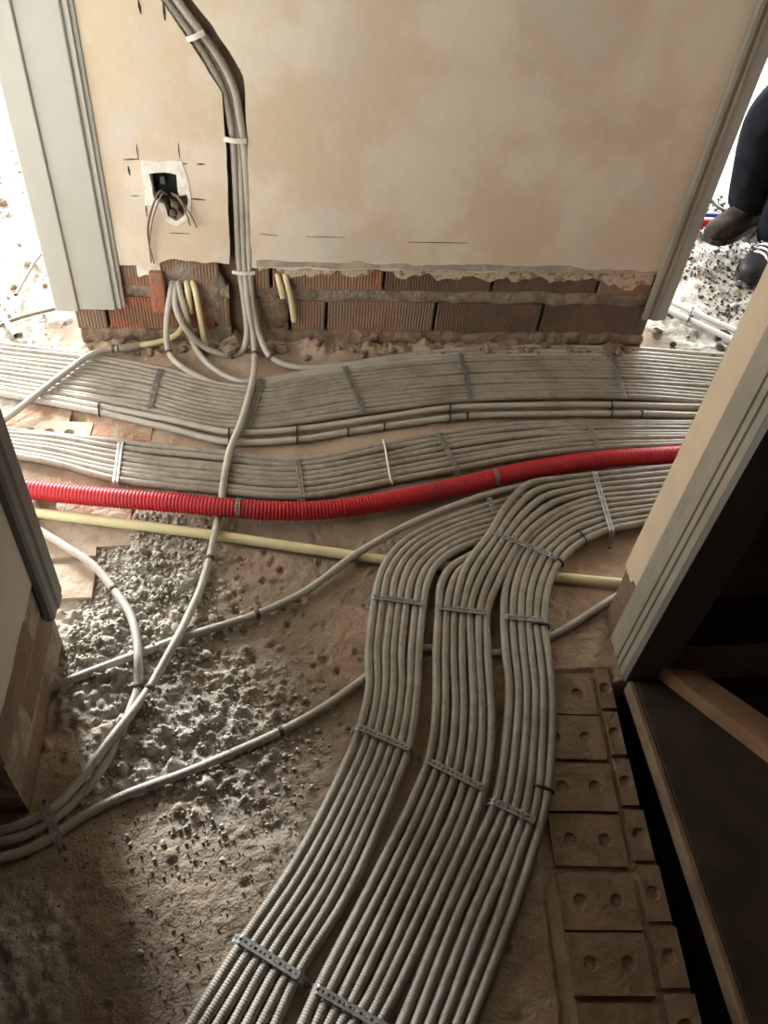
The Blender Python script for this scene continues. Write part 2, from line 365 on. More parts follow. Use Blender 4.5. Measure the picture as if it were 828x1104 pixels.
# ------------------------------------------------------------------ far wall
YW = 2.12; WX0, WX1 = -.595, 1.175
def jag(a, b, n, amp, s):
    a = np.asarray(a, float); b = np.asarray(b, float); t = np.linspace(0, 1, n)[:, None]
    p = a+(b-a)*t; d = _n(b-a); nn = np.array([-d[1], d[0]])
    k = fbm(t[:, 0]*n*.35, t[:, 0]*0+s, 1.0, s, 3)*amp
    k[0] = k[-1] = 0; return [tuple(q) for q in p+nn*k[:, None]]
def poly_slab(name, loops, y0, y1, m, parent=None):
    """outline (x,z) with holes, from y0 (front) to y1"""
    cu = bpy.data.curves.new(name, 'CURVE'); cu.dimensions = '2D'; cu.fill_mode = 'BOTH'; cu.extrude = (y1-y0)/2
    for lp in loops:
        sp = cu.splines.new('POLY'); sp.points.add(len(lp)-1); sp.use_cyclic_u = True
        for q, p in zip(lp, sp.points): p.co = (q[0], q[1], 0, 1)
    t = bpy.data.objects.new(name+'_curve', cu); COL.objects.link(t); bpy.context.view_layer.update()
    me = bpy.data.meshes.new_from_object(t.evaluated_get(bpy.context.evaluated_depsgraph_get()))
    bpy.data.objects.remove(t); bpy.data.curves.remove(cu); me.name = name
    co = np.zeros(len(me.vertices)*3, np.float32); me.vertices.foreach_get('co', co); co = co.reshape(-1, 3)
    co = np.stack([co[:, 0], (y0+y1)/2-co[:, 2], co[:, 1]], 1); me.vertices.foreach_set('co', co.ravel()); me.materials.clear(); me.update()
    return link(name, me, m, parent)
def xz(x, y): p = PY(x, y, YW); return (p[0], p[2])
chL = [xz(*p) for p in [(248, 300), (247, 250), (246, 220), (243, 150), (239, 100), (226, 80), (214, 60), (197, 35), (176, 4)]]
chR = [xz(*p) for p in [(272, 300), (270, 250), (268, 200), (267, 150), (264, 96), (262, 82), (247, 55), (227, 25), (207, 0)]]
dL = np.array(chL[-1])-np.array(chL[-2]); dL /= np.linalg.norm(dL)
chL.append(tuple(np.array(chL[-1])+dL*.45)); chR.append(tuple(np.array(chR[-1])+dL*.45))
zb = .272
outer = [(WX0, 2.6), (WX0, .262)]+jag((WX0, .262), (-.345, .258), 16, .012, 3)[1:]+jag((-.345, .258), (-.30, .284), 6, .006, 4)[1:]+jag((-.30, .284), (chL[0][0], .272), 12, .012, 5)[1:]
def dense(pts, amp, s):
    out = []
    for a, b in zip(pts[:-1], pts[1:]): out += jag(a, b, max(3, int(math.dist(a, b)/.02)), amp, s)[:-1]; s += 1
    return out+[pts[-1]]
outer += dense([(chL[0][0], .272)]+chL[1:], .0035, 10)[1:]+dense(([(chR[0][0], .262)]+chR[1:])[::-1], .0035, 30)
outer += jag((chR[0][0], .262), (WX1, zb), 70, .010, 50)[1:]+[(WX1, 2.6)]
bx = [xz(*p) for p in [(161, 187), (176, 185.5), (190, 188), (191, 200), (193, 211), (201, 209), (203, 218), (200, 231), (190, 238), (181, 233), (177, 219), (170, 216), (166, 213), (164, 200)]]
boxhole = dense(bx+[bx[0]], .003, 80)[:-1]
wall_back = poly_slab('wall_back', [outer, boxhole], YW, YW+.04, M['plaster'])
tag(wall_back, 'stained cream plaster wall with a conduit chase and bare brick at its foot', 'wall', kind='structure')
box('masonry_core', WX0+.004, WX1-.004, YW+.0405, YW+.17, .0, 2.6, M['brickdark'], wall_back)
# remnant skim coat between plaster and brick
rem = jag((WX0+.2, .262), (WX0+.2, .232), 3, .0, 1)+jag((WX0+.2, .225), (-.33, .222), 14, .012, 61)+[(-.33, .29)]
poly_slab('skim_remnant', [rem], YW+.006, YW+.03, M['filler'], wall_back)
rem = [(-.055, .285)]+jag((-.055, .246), (WX1-.04, .228), 90, .034, 63)+[(WX1-.04, .285)]
poly_slab('skim_remnant', [rem], YW+.007, YW+.03, M['skim'], wall_back)
rem = jag((-.06, .286), (WX1-.03, .284), 60, .012, 66)+jag((WX1-.03, .271), (-.06, .267), 60, .006, 67)
poly_slab('smoothed_mortar_line', [rem], YW-.0015, YW+.01, mat('grey_filler_line', (.33, .29, .235), .95, (.45, .38, .30), 20, .4, .6, .4, 60), wall_back)
# brick courses: upper ribbed course, mortar bed, lower ribbed course, dark base
def course(x0, x1, z, hgt, joints, y, mats, pitch=.0088):
    xs_ = [x0]+[j for j in joints if x0 < j < x1]+[x1]
    for i, (a, b) in enumerate(zip(xs_[:-1], xs_[1:])):
        L = b-a-.011
        if L < .02: continue
        m = ribbed_brick_mesh(L, hgt, .05, pitch); m.materials.append(mats[i % len(mats)])
        link('brick', m, None, wall_back, (a+.0055, y+random.uniform(-.003, .003), z))
chx0, chx1 = chL[0][0]-.004, chR[0][0]+.004
course(WX0, chx0, .190, .11, [-.47, -.165], YW+.010, [M['brickred'], M['brick']])
course(chx1, WX1, .190, .11, [-.02, .31, .64, .97], YW+.012, [M['brick'], M['brick'], M['brickdark'], M['brickdark']])
course(WX0, chx0, .045, .108, [-.50, -.185], YW+.008, [M['brick'], M['brickred'], M['brick']])
course(chx1, WX1, .045, .104, [.035, .144, .479, .815], YW+.010, [M['greymortar'], M['brick'], M['brick'], M['brickdark'], M['brickdark']])
def rough_strip(name, x0, x1, z0, z1, y, amp, m, s, nx=120, nz=7):
    X_, Z_ = np.meshgrid(np.linspace(x0, x1, nx), np.linspace(z0, z1, nz))
    Yy = y+fbm(X_, Z_, 28, s, 3)*amp-np.sin(np.linspace(0, math.pi, nz))[:, None]*amp*.5
    Zz = Z_+fbm(X_, Z_*0+s, 20, s, 3)*.012
    V = np.stack([X_, Yy, Zz], -1).reshape(-1, 3); V = np.vstack([V, np.stack([X_, Yy*0+y+.03, Zz], -1).reshape(-1, 3)])
    i = np.arange(nz-1)[:, None]*nx; j = np.arange(nx-1)[None]; Q = np.stack([i+j, i+j+1, i+nx+j+1, i+nx+j], -1).reshape(-1, 4)
    k = nx*nz; top = np.array([[(nz-1)*nx+q, (nz-1)*nx+q+1, k+(nz-1)*nx+q+1, k+(nz-1)*nx+q] for q in range(nx-1)]); bot = np.array([[q+1, q, k+q, k+q+1] for q in range(nx-1)])
    return link(name, fast_mesh(name, V, np.vstack([Q, top, bot])), m, wall_back)
rough_strip('mortar_bed', WX0+.01, chx0-.002, .150, .190, YW+.013, .005, M['greymortar'], 5, 60)
rough_strip('mortar_bed', chx1+.002, WX1-.004, .147, .190, YW+.014, .005, M['greymortar'], 6, 140)
rough_strip('mortar_base', WX0+.012, chx0-.002, -.01, .047, YW+.004, .016, M['stonebrown'], 7, 60)
rough_strip('mortar_base', chx1+.002, WX1-.006, -.01, .046, YW+.004, .016, M['stonebrown'], 8, 140)
# mortar daub around the pipe hole under the plaster
def blob(name, c, r, m, parent, s, sub=3):
    import bmesh
    bm = bmesh.new(); bmesh.ops.create_icosphere(bm, subdivisions=sub, radius=1)
    for v in bm.verts:
        k = 1+.45*float(fbm(np.array([v.co.x*2+s]), np.array([v.co.y*2+v.co.z*1.7+s]), 1.3, s, 3)[0])
        v.co = Vector((v.co.x*r[0]*k, v.co.y*r[1]*k, v.co.z*r[2]*k))
    me = bpy.data.meshes.new(name); bm.to_mesh(me); bm.free()
    me.polygons.foreach_set('use_smooth', [True]*len(me.polygons)); return link(name, me, m, parent, c)
p = PY(200, 298, YW); blob('mortar_daub', (p[0], YW+.02, p[2]-.005), (.085, .012, .045), M['greymortar'], wall_back, 3)
p = PY(225, 325, YW); blob('mortar_daub', (p[0]+.01, YW+.02, p[2]), (.045, .014, .10), M['greymortar'], wall_back, 8)
p = PY(172, 316, YW); box('broken_brick_end', p[0]-.022, p[0]+.018, YW-.012, YW+.03, .11, .245, M['brickred'], wall_back, .006)
p = PY(302, 335, YW); blob('mortar_daub', (p[0]-.02, YW+.02, p[2]-.01), (.055, .015, .075), M['stonebrown'], wall_back, 12)
# pencil / saw marks cut in the plaster
def saw(x0, y0, x1, y1, wd=.004):
    wd *= .7
    a = np.array(PY(x0, y0, YW)); b = np.array(PY(x1, y1, YW)); d = _n(b-a); nrm = np.array([-d[2], 0, d[0]])*wd/2
    e = np.array([0, .0009, 0]); q = [a-nrm*.4-e, a+nrm*.4-e, (a+b)/2+nrm-e, b+nrm*.4-e, b-nrm*.4-e, (a+b)/2-nrm-e]
    v = q+[p+np.array([0, .004, 0]) for p in q]
    mesh('saw_cut', v, [tuple(range(6)), tuple(range(11, 5, -1))]+[(i, 6+i, 6+(i+1) % 6, (i+1) % 6) for i in range(6)], M['saw'], wall_back)
for s in [(147, 155, 149, 171), (192, 154, 193.5, 170), (133, 172, 150, 171.5, .005), (197, 176.5, 202, 176.7), (212, 177, 221, 177, .006), (138, 179, 140, 189, .008), (203, 214, 222, 215.5, .006), (157, 219, 158.5, 234, .005),
          (229, 28, 232.5, 53, .006), (258, 74, 262, 100, .007), (149, 0, 152, 15, .009), (176, 3, 178, 22, .009), (183, 251, 205, 252, .003), (141, 211, 150, 211, .003), (280, 252, 300, 254, .0025), (330, 255, 372, 256, .0025), (440, 261, 505, 262, .003)]: saw(*s)
# white filler round the electrical box
fl = dense([xz(*p) for p in [(152, 173), (196, 173), (199, 183), (204, 200), (206, 212), (203, 236), (191, 243), (178, 238), (172, 222), (156, 221), (154, 200), (152, 173)]], .006, 120)[:-1]
poly_slab('filler_patch', [fl, boxhole], YW-.0022, YW+.004, M['filler'], wall_back)
# electrical back box with loose wires
p = PY(176, 200, YW)
eb = empty('electrical_box', (p[0], YW+.01, p[2]))
tag(eb, 'black electrical back box with loose wires sunk in the cream wall', 'electrical box')
def child_world(o, par):
    bpy.context.view_layer.update(); o.parent = par; o.matrix_parent_inverse = par.matrix_world.inverted(); return o
x0, z0 = xz(162, 214); x1, z1 = xz(191, 186)
v, f = box_vf(x0-.002, x1+.002, YW+.008, YW+.0385, z0-.004, z1+.002); f.pop(2)
o = mesh('back_box', v, f, M['boxblack']); child_world(o, eb); md = o.modifiers.new('shell', 'SOLIDIFY'); md.thickness = .002
o = box('connector', x0+.028, x0+.04, YW+.02, YW+.033, z0+.03, z0+.05, mat('grey_connector', (.10, .10, .10), .5)); child_world(o, eb)
for pts in [[(178, 210, .02), (172, 208, -.012), (165, 222, -.02), (160, 245, -.016), (163, 283, -.010)], [(179, 209, .02), (172, 206, -.015), (163, 226, -.025), (159, 250, -.02), (166, 284, -.012)], [(181, 210, .02), (175, 209, -.02), (168, 225, -.03), (163, 245, -.02), (161, 270, -.012)],
            [(185, 208, .02), (192, 212, -.012), (199, 222, -.016), (208, 236, -.016), (212, 245, -.014)], [(186, 210, .02), (193, 215, -.012), (200, 228, -.018), (205, 243, -.012)], [(183, 212, .02), (186, 219, .0), (193, 228, -.004), (198, 233, .012)]]:
    o, c = tube('wire', [PY(x, y, YW+d) for x, y, d in pts], .0022, M['wire'], None, .006, 6); child_world(o, eb)
for k, (bxx, byy, s) in enumerate([(186, 230, 5), (195, 232, 9), (190, 221, 14)]):
    q = PY(bxx, byy, YW+.015); o = blob('mortar_crumb', tuple(q), (.013, .012, .012), M['greymortar'], None, s, 2); child_world(o, eb)

# ------------------------------------------------------------------ trims and near walls
def trim(name, label): 
    o = empty(name); tag(o, label, 'door trim', kind='structure'); return o
t1 = trim('trim_1', 'wide light grey door casing left of the cream wall')
prism('casing_board', [(-.568, YW-.001), (-.568, YW-.019), (-.470, YW-.019), (-.4665, YW-.016), (-.4665, YW-.001)], .128, 2.1, M['paint'], t1)
prism('casing_moulding', [(-.466, YW-.001), (-.466, YW-.0105), (-.459, YW-.0105), (-.4575, YW-.0145), (-.452, YW-.0145), (-.4505, YW-.006), (-.442, YW-.006), (-.440, YW-.003), (-.440, YW-.001)], .128, 2.1, M['paint'], t1)
prism('jamb_edge', [(-.634, YW+.17), (-.634, YW-.024), (-.630, YW-.027), (-.572, YW-.027), (-.569, YW-.024), (-.569, YW-.0005), (-.597, YW-.0005), (-.597, YW+.17)], .126, 2.1, M['paint'], t1)
t2 = trim('trim_2', 'grey door casing at the right end of the cream wall')
prism('casing_board', [(1.137, YW-.001), (1.137, YW-.009), (1.141, YW-.016), (1.149, YW-.019), (1.156, YW-.013), (1.163, YW-.013), (1.168, YW-.018), (1.176, YW-.018), (1.176, YW-.001)], .118, 2.1, M['paint_warm'], t2)
prism('jamb_edge', [(1.1765, YW+.17), (1.1765, YW-.016), (1.2085, YW-.016), (1.2105, YW-.013), (1.2105, YW+.17)], .118, 2.1, M['paint_mid'], t2)
# near left pier
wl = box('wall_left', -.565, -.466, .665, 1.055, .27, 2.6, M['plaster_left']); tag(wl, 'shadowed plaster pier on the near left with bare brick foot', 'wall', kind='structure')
lowl = [(-.470, .670), (-.470, 1.052), (-.562, 1.052), (-.562, .670)]
for i in range(3):
    z = -.01+.095*i
    for a, b in ((.67, .80), (.80, 1.05)) if i % 2 else ((.67, .93), (.93, 1.05)):
        box('brick', -.56, -.470+random.uniform(-.003, .003), a+.005, b-.005, z, z+.086, M['brickdark'], wl, .003)
box('mortar_core', -.556, -.4715, .674, 1.046, -.02, .272, M['greymortar'], wl)
poly = jag((.668, .27), (1.05, .262), 30, .012, 140)
v = [(-.4665, y, z) for y, z in poly]+[(-.4665, 1.05, .30), (-.4665, .668, .30)]; n_ = len(v); v += [(-.474, b, c) for a, b, c in v]
mesh('plaster_edge', v, [tuple(range(n_)), tuple(range(2*n_-1, n_-1, -1))]+[(i, n_+i, n_+(i+1) % n_, (i+1) % n_) for i in range(n_)], M['plaster_left'], wl)
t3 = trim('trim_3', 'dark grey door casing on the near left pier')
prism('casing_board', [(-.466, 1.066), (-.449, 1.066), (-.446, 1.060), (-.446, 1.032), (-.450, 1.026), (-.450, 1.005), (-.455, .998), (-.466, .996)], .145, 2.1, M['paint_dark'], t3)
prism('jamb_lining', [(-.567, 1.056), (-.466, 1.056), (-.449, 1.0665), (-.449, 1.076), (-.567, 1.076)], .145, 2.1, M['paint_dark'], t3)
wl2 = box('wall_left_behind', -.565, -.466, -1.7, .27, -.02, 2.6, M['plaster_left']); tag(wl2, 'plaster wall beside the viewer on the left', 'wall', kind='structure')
# near right pier and stair enclosure
wr = box('wall_right', .757, .834, .905, 1.089, .178, 2.6, M['plaster_near']); tag(wr, 'beige plastered wall end on the near right above worn brick', 'wall', kind='structure')
for i in range(2):
    z = -.02+.098*i
    for a, b in (((.905, 1.0), (1.0, 1.086)), ((.905, 1.086),))[i]:
        box('brick', .760+random.uniform(-.002, .002), .831, a+.003, b-.004, z, z+.09, M['brickdark'], wr, .003)
box('mortar_core', .764, .829, .907, 1.082, -.3, .18, M['greymortar'], wr)
poly = jag((1.005, .185), (1.088, .165), 16, .02, 150)
v = [(.7575, y, z) for y, z in poly]+[(.7575, 1.088, .22), (.7575, 1.0, .22)]; n_ = len(v); v += [(.764, b, c) for a, b, c in v]
mesh('plaster_edge', v, [tuple(range(n_))[::-1], tuple(range(n_, 2*n_))]+[(i, (i+1) % n_, n_+(i+1) % n_, n_+i) for i in range(n_)], M['plaster_near'], wr)
t4 = trim('trim_4', 'taupe moulded stair door casing on the near right')
prism('casing_board', [(.757, 1.012), (.752, 1.012), (.747, 1.006), (.747, .972), (.744, .966), (.744, .951), (.7475, .9485), (.7475, .945), (.744, .942), (.744, .930), (.7475, .9275), (.7475, .924), (.744, .921), (.744, .9045), (.757, .9045)], .004, 2.1, M['paint_warm'], t4)
prism('jamb_lining', [(.744, .9035), (.744, .887), (.836, .887), (.836, .9035)], .012, 2.1, M['paint_dark'], t4)
sw = box('wall_stair_north', .835, 2.3, 1.0, 1.089, -.3, 2.6, M['darkwall']); tag(sw, 'dark brown wall of the stairwell', 'wall', kind='structure')
sw2 = box('wall_stair_east', 2.2, 2.3, -1.7, .999, -.3, 2.6, M['darkwall']); tag(sw2, 'dark far end wall of the stairwell', 'wall', kind='structure')
box('base_strip', .839, 2.19, .982, .9995, -.02, .16, M['tread'], sw)  # plain dark strip along the foot of the stairwell wall
sw3 = box('wall_right_behind', .757, .872, -1.7, -.25, -.3, 2.6, M['plaster_near']); tag(sw3, 'plaster wall beside the viewer on the right', 'wall', kind='structure')
# stair: bottom tread board and bare pine winder board
st = empty('stair_tread', (.76, .4, 0)); tag(st, 'dark worn timber stair tread at the doorway threshold on the right', 'stair tread')
v, f = box_vf(.764, 1.9, -.3, .884, -.018, .018); o = mesh('tread_board', v, f, M['tread']); child_world(o, st); md = o.modifiers.new('b', 'BEVEL'); md.width = .003
v, f = box_vf(.748, .7635, -.3, .884, -.020, .0185); o = mesh('worn_nosing', v, f, M['edge']); child_world(o, st); md = o.modifiers.new('b', 'BEVEL'); md.width = .004; md.segments = 3
v, f = box_vf(.80, .82, -.3, .884, -.299, -.019); o = mesh('riser', v, f, M['tread']); child_world(o, st)
zt = .062
A, B_, C_, D_ = PZ(715, 720, zt), PZ(828, 806, zt), PZ(828, 752, zt), PZ(747, 713, zt)
dirp = _n(B_-A); A2, B2 = A, A+dirp*.62; nn = np.array([-dirp[1], dirp[0], 0]); wd = float((D_-A)@nn); wd = .088
pl = [A2, B2, B2+nn*wd, A2+nn*wd*.62+dirp*.055]
v = [tuple(p[:2])+(zt,) for p in pl]+[tuple(p[:2])+(.0195,) for p in pl]
o = mesh('pine_board', v, [(0, 1, 2, 3), (7, 6, 5, 4)]+[(i, 4+i, 4+(i+1) % 4, (i+1) % 4) for i in range(4)], M['pine'])
md = o.modifiers.new('b', 'BEVEL'); md.width = .0025; md.segments = 2
tag(o, 'bare pine board lying diagonally on the dark stair tread', 'board')

# outer shell: rooms that the openings lead to
def wall(name, label, boxes, m=None):
    o = None
    for b in boxes:
        if o is None: o = box(name, *b, m or M['roomwall'])
        else: box('wall_section', *b, m or M['roomwall'], o)
    return tag(o, label, 'wall', kind='structure')
wall('wall_north', 'white outer wall with windows of the rooms behind', [(-3.4, 4.4, 5.05, 5.2, -.3, .85), (-3.4, 4.4, 5.05, 5.2, 2.35, 2.7), (-3.4, -2.40, 5.05, 5.2, .85, 2.35), (-1.56, 1.65, 5.05, 5.2, .85, 2.35), (3.35, 4.4, 5.05, 5.2, .85, 2.35)])
wall('wall_west', 'white outer wall of the left room with one window', [(-3.4, -3.25, -1.7, 5.05, -.3, .85), (-3.4, -3.25, -1.7, 5.05, 2.35, 2.7), (-3.4, -3.25, -1.7, .7, .85, 2.35), (-3.4, -3.25, 2.3, 5.05, .85, 2.35)])
wall('wall_light_block', 'added partition wall blocking window light in the left room', [(-3.25, -.567, .67, .77, -.3, 2.6)])  # added unseen wall, keeps west window light off the foreground floor
wall('wall_east', 'white outer wall of the right room', [(4.25, 4.4, -1.7, 5.05, -.3, 2.7)])
wall('wall_south', 'wall behind the viewer', [(-3.4, 4.4, -1.85, -1.7, -.3, 2.7)], M['darkwall'])
c = box('ceiling', -3.4, 4.4, -1.85, 5.2, 2.6, 2.72, M['ceil']); tag(c, 'dim unfinished ceiling', 'ceiling', kind='structure')

# ------------------------------------------------------------------ conduits
R = .0095
def extend(P, a=0.0, b=0.0):
    P = [np.asarray(p, float) for p in P]
    if a: d = P[0]-P[1]; d[2] = 0; P = [P[0]+_n(d)*a]+P
    if b: d = P[-1]-P[-2]; d[2] = 0; P = P+[P[-1]+_n(d)*b]
    return P
def ring_on(c, px, name, m, parent, r=.0112, ln=.011):
    """a short band round the centre line at the sample nearest to world point px"""
    i = int(np.argmin(np.linalg.norm(c-np.asarray(px), axis=1))); stp = np.linalg.norm(c[1]-c[0]); k = max(1, int(ln/2/stp))
    i = min(max(i, k), len(c)-k-1); cc = c[i-k:i+k+1]
    rad = np.full(len(cc), r); rad[0] = rad[-1] = r-.0022
    o = link(name, tube_mesh(name, cc, rad, 12), m, parent)
    return o
def conduit(label, pts, group=None, m='grey', r=R, rib=.005, depth=.0011, cat='conduit', name='corrugated_conduit', clips=(), sides=9):
    t, c = tube(name, pts, r, M[m], None, .008, sides, rib, depth)
    tag(t, label, cat, group)
    for q in clips: ring_on(c, q, 'clip', M['clip'], t, r+.0019)
    return t, c
def PZs(l, z): return [PZ(x, y, z) for x, y in l]
def bundle(n, left, right, zz, labels, group, a=0., b=0., jit=.0012, seed=0, rib=.005, ks=None):
    """n conduits between two edge lines given station by station"""
    rg = np.random.default_rng(seed); out = []
    for k in range(n):
        u = k/(n-1) if n > 1 else 0; ph = rg.normal(0, jit, (len(left), 2))
        pts = []
        for i, (l, r_) in enumerate(zip(left, right)):
            z = zz[i] if np.ndim(zz) else zz
            p = PZ(l[0], l[1], z)*(1-u)+PZ(r_[0], r_[1], z)*u; p[0] += ph[i, 0]; p[1] += ph[i, 1]; p[2] += abs(rg.normal(0, .0006)); pts.append(p)
        out.append(conduit(labels(k), extend(pts, a, b), group, rib=rib))
    return out
# back bundle along the brick wall
ABk = [(0, 372), (100, 384), (172, 398), (230, 413), (282, 418), (372, 403), (496, 390), (659, 388), (771, 396)]
AFr = [(0, 416), (105, 433), (160, 441), (215, 455), (268, 461), (392, 444), (509, 431), (674, 428), (760, 433)]
bunA = bundle(11, ABk, AFr, .0098, lambda k: 'grey corrugated conduit, %s from the brick wall in the back bundle' % ORD[k], 'conduits in the bundle along the brick wall', .5, .5, .0026, 1)
conduit('grey conduit tied at the front edge of the back bundle, upper of the pair', extend(PZs([(0, 419), (107, 438), (180, 452), (250, 466), (320, 463), (414, 450), (484, 440), (570, 437), (659, 436.5), (744, 438.5)], .0135), .5, .5), 'tied pair in front of the back bundle', 'clean')
conduit('grey conduit tied at the front edge of the back bundle, lower of the pair', extend(PZs([(0, 424), (107, 444.5), (180, 461), (247, 476.5), (320, 474), (375, 466), (414, 460), (501, 449), (590, 446.5), (691, 446), (744, 447.5)], .0098), .5, .5), 'tied pair in front of the back bundle', 'clean')
# second bundle
BBk = [(10, 464), (60, 468), (130, 478), (230, 488), (320, 496), (414, 480), (474, 468), (560, 458), (634, 456), (740, 456)]
BFr = [(8, 490), (58, 500), (124, 517), (225, 529), (325, 534), (420, 519), (490, 505), (568, 492), (646, 482), (740, 479)]
bunB = bundle(8, BBk, BFr, .0098, lambda k: 'grey corrugated conduit in the second bundle, %s counting away from the brick wall' % ORD[k], 'conduits in the second bundle', .5, .5, .0026, 2)
# red hose
redpts = [PZ(x, y, z) for x, y, z in [(26, 527, .034), (100, 535, .036), (200, 543, .044), (240, 547, .046), (300, 551, .040), (350, 550, .032), (414, 541, .029), (500, 523, .028), (560, 509, .028), (640, 496, .028), (728, 490, .028)]]
conduit('thick red corrugated conduit crossing between the grey bundles', extend(redpts, .6, .9), None, 'red', .0245, .0088, .0028, 'conduit', 'red_conduit', sides=20)
# yellow pipe
conduit('long straight pale yellow pipe running under the grey conduits', extend(PZs(YELLOW_PX, .008), .5, .10), None, 'yellow', .0125, None, 0, 'pipe', 'yellow_pipe', sides=16)
# conduits coming down the chase
def mixed(l): return [PY(x, y, v) if k == 'Y' else PZ(x, y, v) for x, y, k, v in l]
def chase(l): return [PY(x, y, YW+.014+d) for x, y, d in l]
dirT = np.array([dL[0], 0, dL[1]])
topL = chase([(178, 0, 0), (204, 35, 0), (222, 62, 0), (240, 97, 0), (247, 125, 0), (251, 151, 0), (255, 220, 0), (258, 285, 0)])
topR = chase([(191, 0, 0), (214, 31, 0), (236, 62, 0), (252, 95, 0), (259, 130, 0), (262.5, 151, 0), (266.5, 220, 0), (269, 285, 0)])
topM = chase([(184, 0, .012), (209, 33, .012), (229, 62, .012), (246, 96, .012), (253, 128, .01), (257, 151, .006), (261, 220, 0), (263.5, 285, 0)])
def up(l): return [l[0]+dirT*.40]+l
conduit('grey conduit in the wall chase looping back up into the wall', up(topL)+mixed([(264, 330, 'Y', 2.105), (266, 362, 'Y', 2.075), (261, 378, 'Y', 2.058), (250, 383, 'Y', 2.052), (226, 377, 'Y', 2.05), (202, 357, 'Y', 2.06), (190, 333, 'Y', 2.085), (189, 308, 'Y', 2.125), (190, 300, 'Y', 2.15)]), 'conduits leaving the wall', 'clean', clips=[PY(250, 383, 2.052)])
conduit('long grey conduit from the wall chase crossing over both bundles to the lower left', extend(up(topM)+mixed([(268, 330, 'Y', 2.10), (273, 362, 'Y', 2.075), (274.5, 381, 'Z', .022), (274, 402, 'Z', .03), (268, 428, 'Z', .031), (260, 455, 'Z', .033), (248, 485, 'Z', .031), (244, 503, 'Z', .030), (240, 527, 'Z', .022), (238.5, 545, 'Z', .0100), (235, 561, 'Z', .019), (231.5, 577, 'Z', .031), (226, 602, 'Z', .016), (216, 635, 'Z', .0125), (203, 664, 'Z', .021), (190, 690, 'Z', .032), (177, 714, 'Z', .026), (161, 742, 'Z', .018), (140, 771, 'Z', .022), (118, 799, 'Z', .024), (82, 846, 'Z', .022), (54, 874, 'Z', .022), (25, 888, 'Z', .018), (0, 896, 'Z', .014), (-60, 905, 'Z', .011)]), 0, .7), 'conduits leaving the wall', 'clean', clips=[PZ(274.5, 381, .022), PZ(226, 602, .016), PZ(161, 742, .018)])
conduit('grey conduit from the wall chase turning right behind the back bundle', extend(up(topR)+mixed([(272.5, 330, 'Y', 2.105), (280, 362, 'Y', 2.075), (292, 385, 'Z', .022), (315, 395, 'Z', .013), (353, 396, 'Z', .0115), (420, 386, 'Z', .0105), (496, 377.5, 'Z', .0105), (659, 375.5, 'Z', .0105), (771, 383, 'Z', .0105)]), 0, .5), 'conduits leaving the wall', 'clean', clips=[PZ(292, 385, .022)])
conduit('grey conduit dropping from the wall hole, left of the two joining the bundle', extend(mixed([(187, 298, 'Y', 2.15), (185, 310, 'Y', 2.12), (180, 346, 'Y', 2.075), (182, 379, 'Z', .024), (200, 398, 'Z', .024), (238, 415, 'Z', .0105), (262, 417.5, 'Z', .0100), (284, 414, 'Z', .0098), (372, 399, 'Z', .0098), (496, 386, 'Z', .0098), (659, 384, 'Z', .0098), (771, 392, 'Z', .0098)]), 0, .5), 'conduits leaving the wall', 'clean', clips=[PZ(182, 379, .024)])
conduit('grey conduit dropping from the wall hole, right of the two joining the bundle', extend(mixed([(192, 298, 'Y', 2.15), (193, 310, 'Y', 2.12), (201, 341, 'Y', 2.085), (208, 369, 'Z', .03), (226, 394, 'Z', .02), (258, 411, 'Z', .0105), (284, 410, 'Z', .0098), (372, 395, 'Z', .0098), (496, 382, 'Z', .0098), (659, 380, 'Z', .0098), (771, 388, 'Z', .0098)]), 0, .5), 'conduits leaving the wall', 'clean')
# yellow stubs in the wall foot
def stub(label, l, r=.0085): conduit(label, mixed(l), 'yellow stubs in the brick wall', 'yellow', r, None, 0, 'pipe', 'yellow_pipe_stub')
stub('short yellow pipe stub at the wall hole, left one', [(201, 302, 'Y', 2.14), (202, 310, 'Y', 2.115), (204, 325, 'Y', 2.108), (205.5, 338, 'Y', 2.105)])
stub('longer yellow pipe stub at the wall hole reaching the floor', [(207, 302, 'Y', 2.14), (210, 312, 'Y', 2.108), (215, 338, 'Y', 2.095), (218, 355, 'Y', 2.085), (221, 372, 'Y', 2.07)])
stub('short cut yellow stub right of the wall chase', [(298, 292, 'Y', 2.15), (300, 300, 'Y', 2.122), (303, 312, 'Y', 2.112), (305, 321, 'Y', 2.108)])
stub('long yellow stub right of the wall chase', [(306, 292, 'Y', 2.15), (308, 300, 'Y', 2.122), (313, 320, 'Y', 2.112), (316, 338, 'Y', 2.108), (317, 346, 'Y', 2.108)])
t5, c5 = conduit('grey conduit with yellow tail crossing over the bright left end of the bundle', extend(mixed([(127, 376, 'Z', .030), (115, 376.5, 'Z', .031), (97, 383, 'Z', .032), (75, 398, 'Z', .032), (45, 421, 'Z', .032), (20, 441, 'Z', .030), (0, 455, 'Z', .020)]), 0, .25), 'conduits leaving the wall', 'clean')
tail, _ = tube('yellow_tail', mixed([(146, 373, 'Z', .028), (165, 370, 'Z', .028), (180, 366, 'Z', .028), (192, 359, 'Y', 2.085), (200, 345, 'Y', 2.11), (203, 335, 'Y', 2.14)]), .0085, M['yellow'], t5, .008, 10)
tube('coupling_sleeve', mixed([(128, 376, 'Z', .030), (138, 374.7, 'Z', .029), (149, 372.6, 'Z', .028)]), .0122, mat('grey_brown_sleeve', (.26, .22, .18), .6), t5, .004, 14, .005, .001)
ring_on(c5, PZ(122, 376, .030), 'clip', M['clip'], t5)
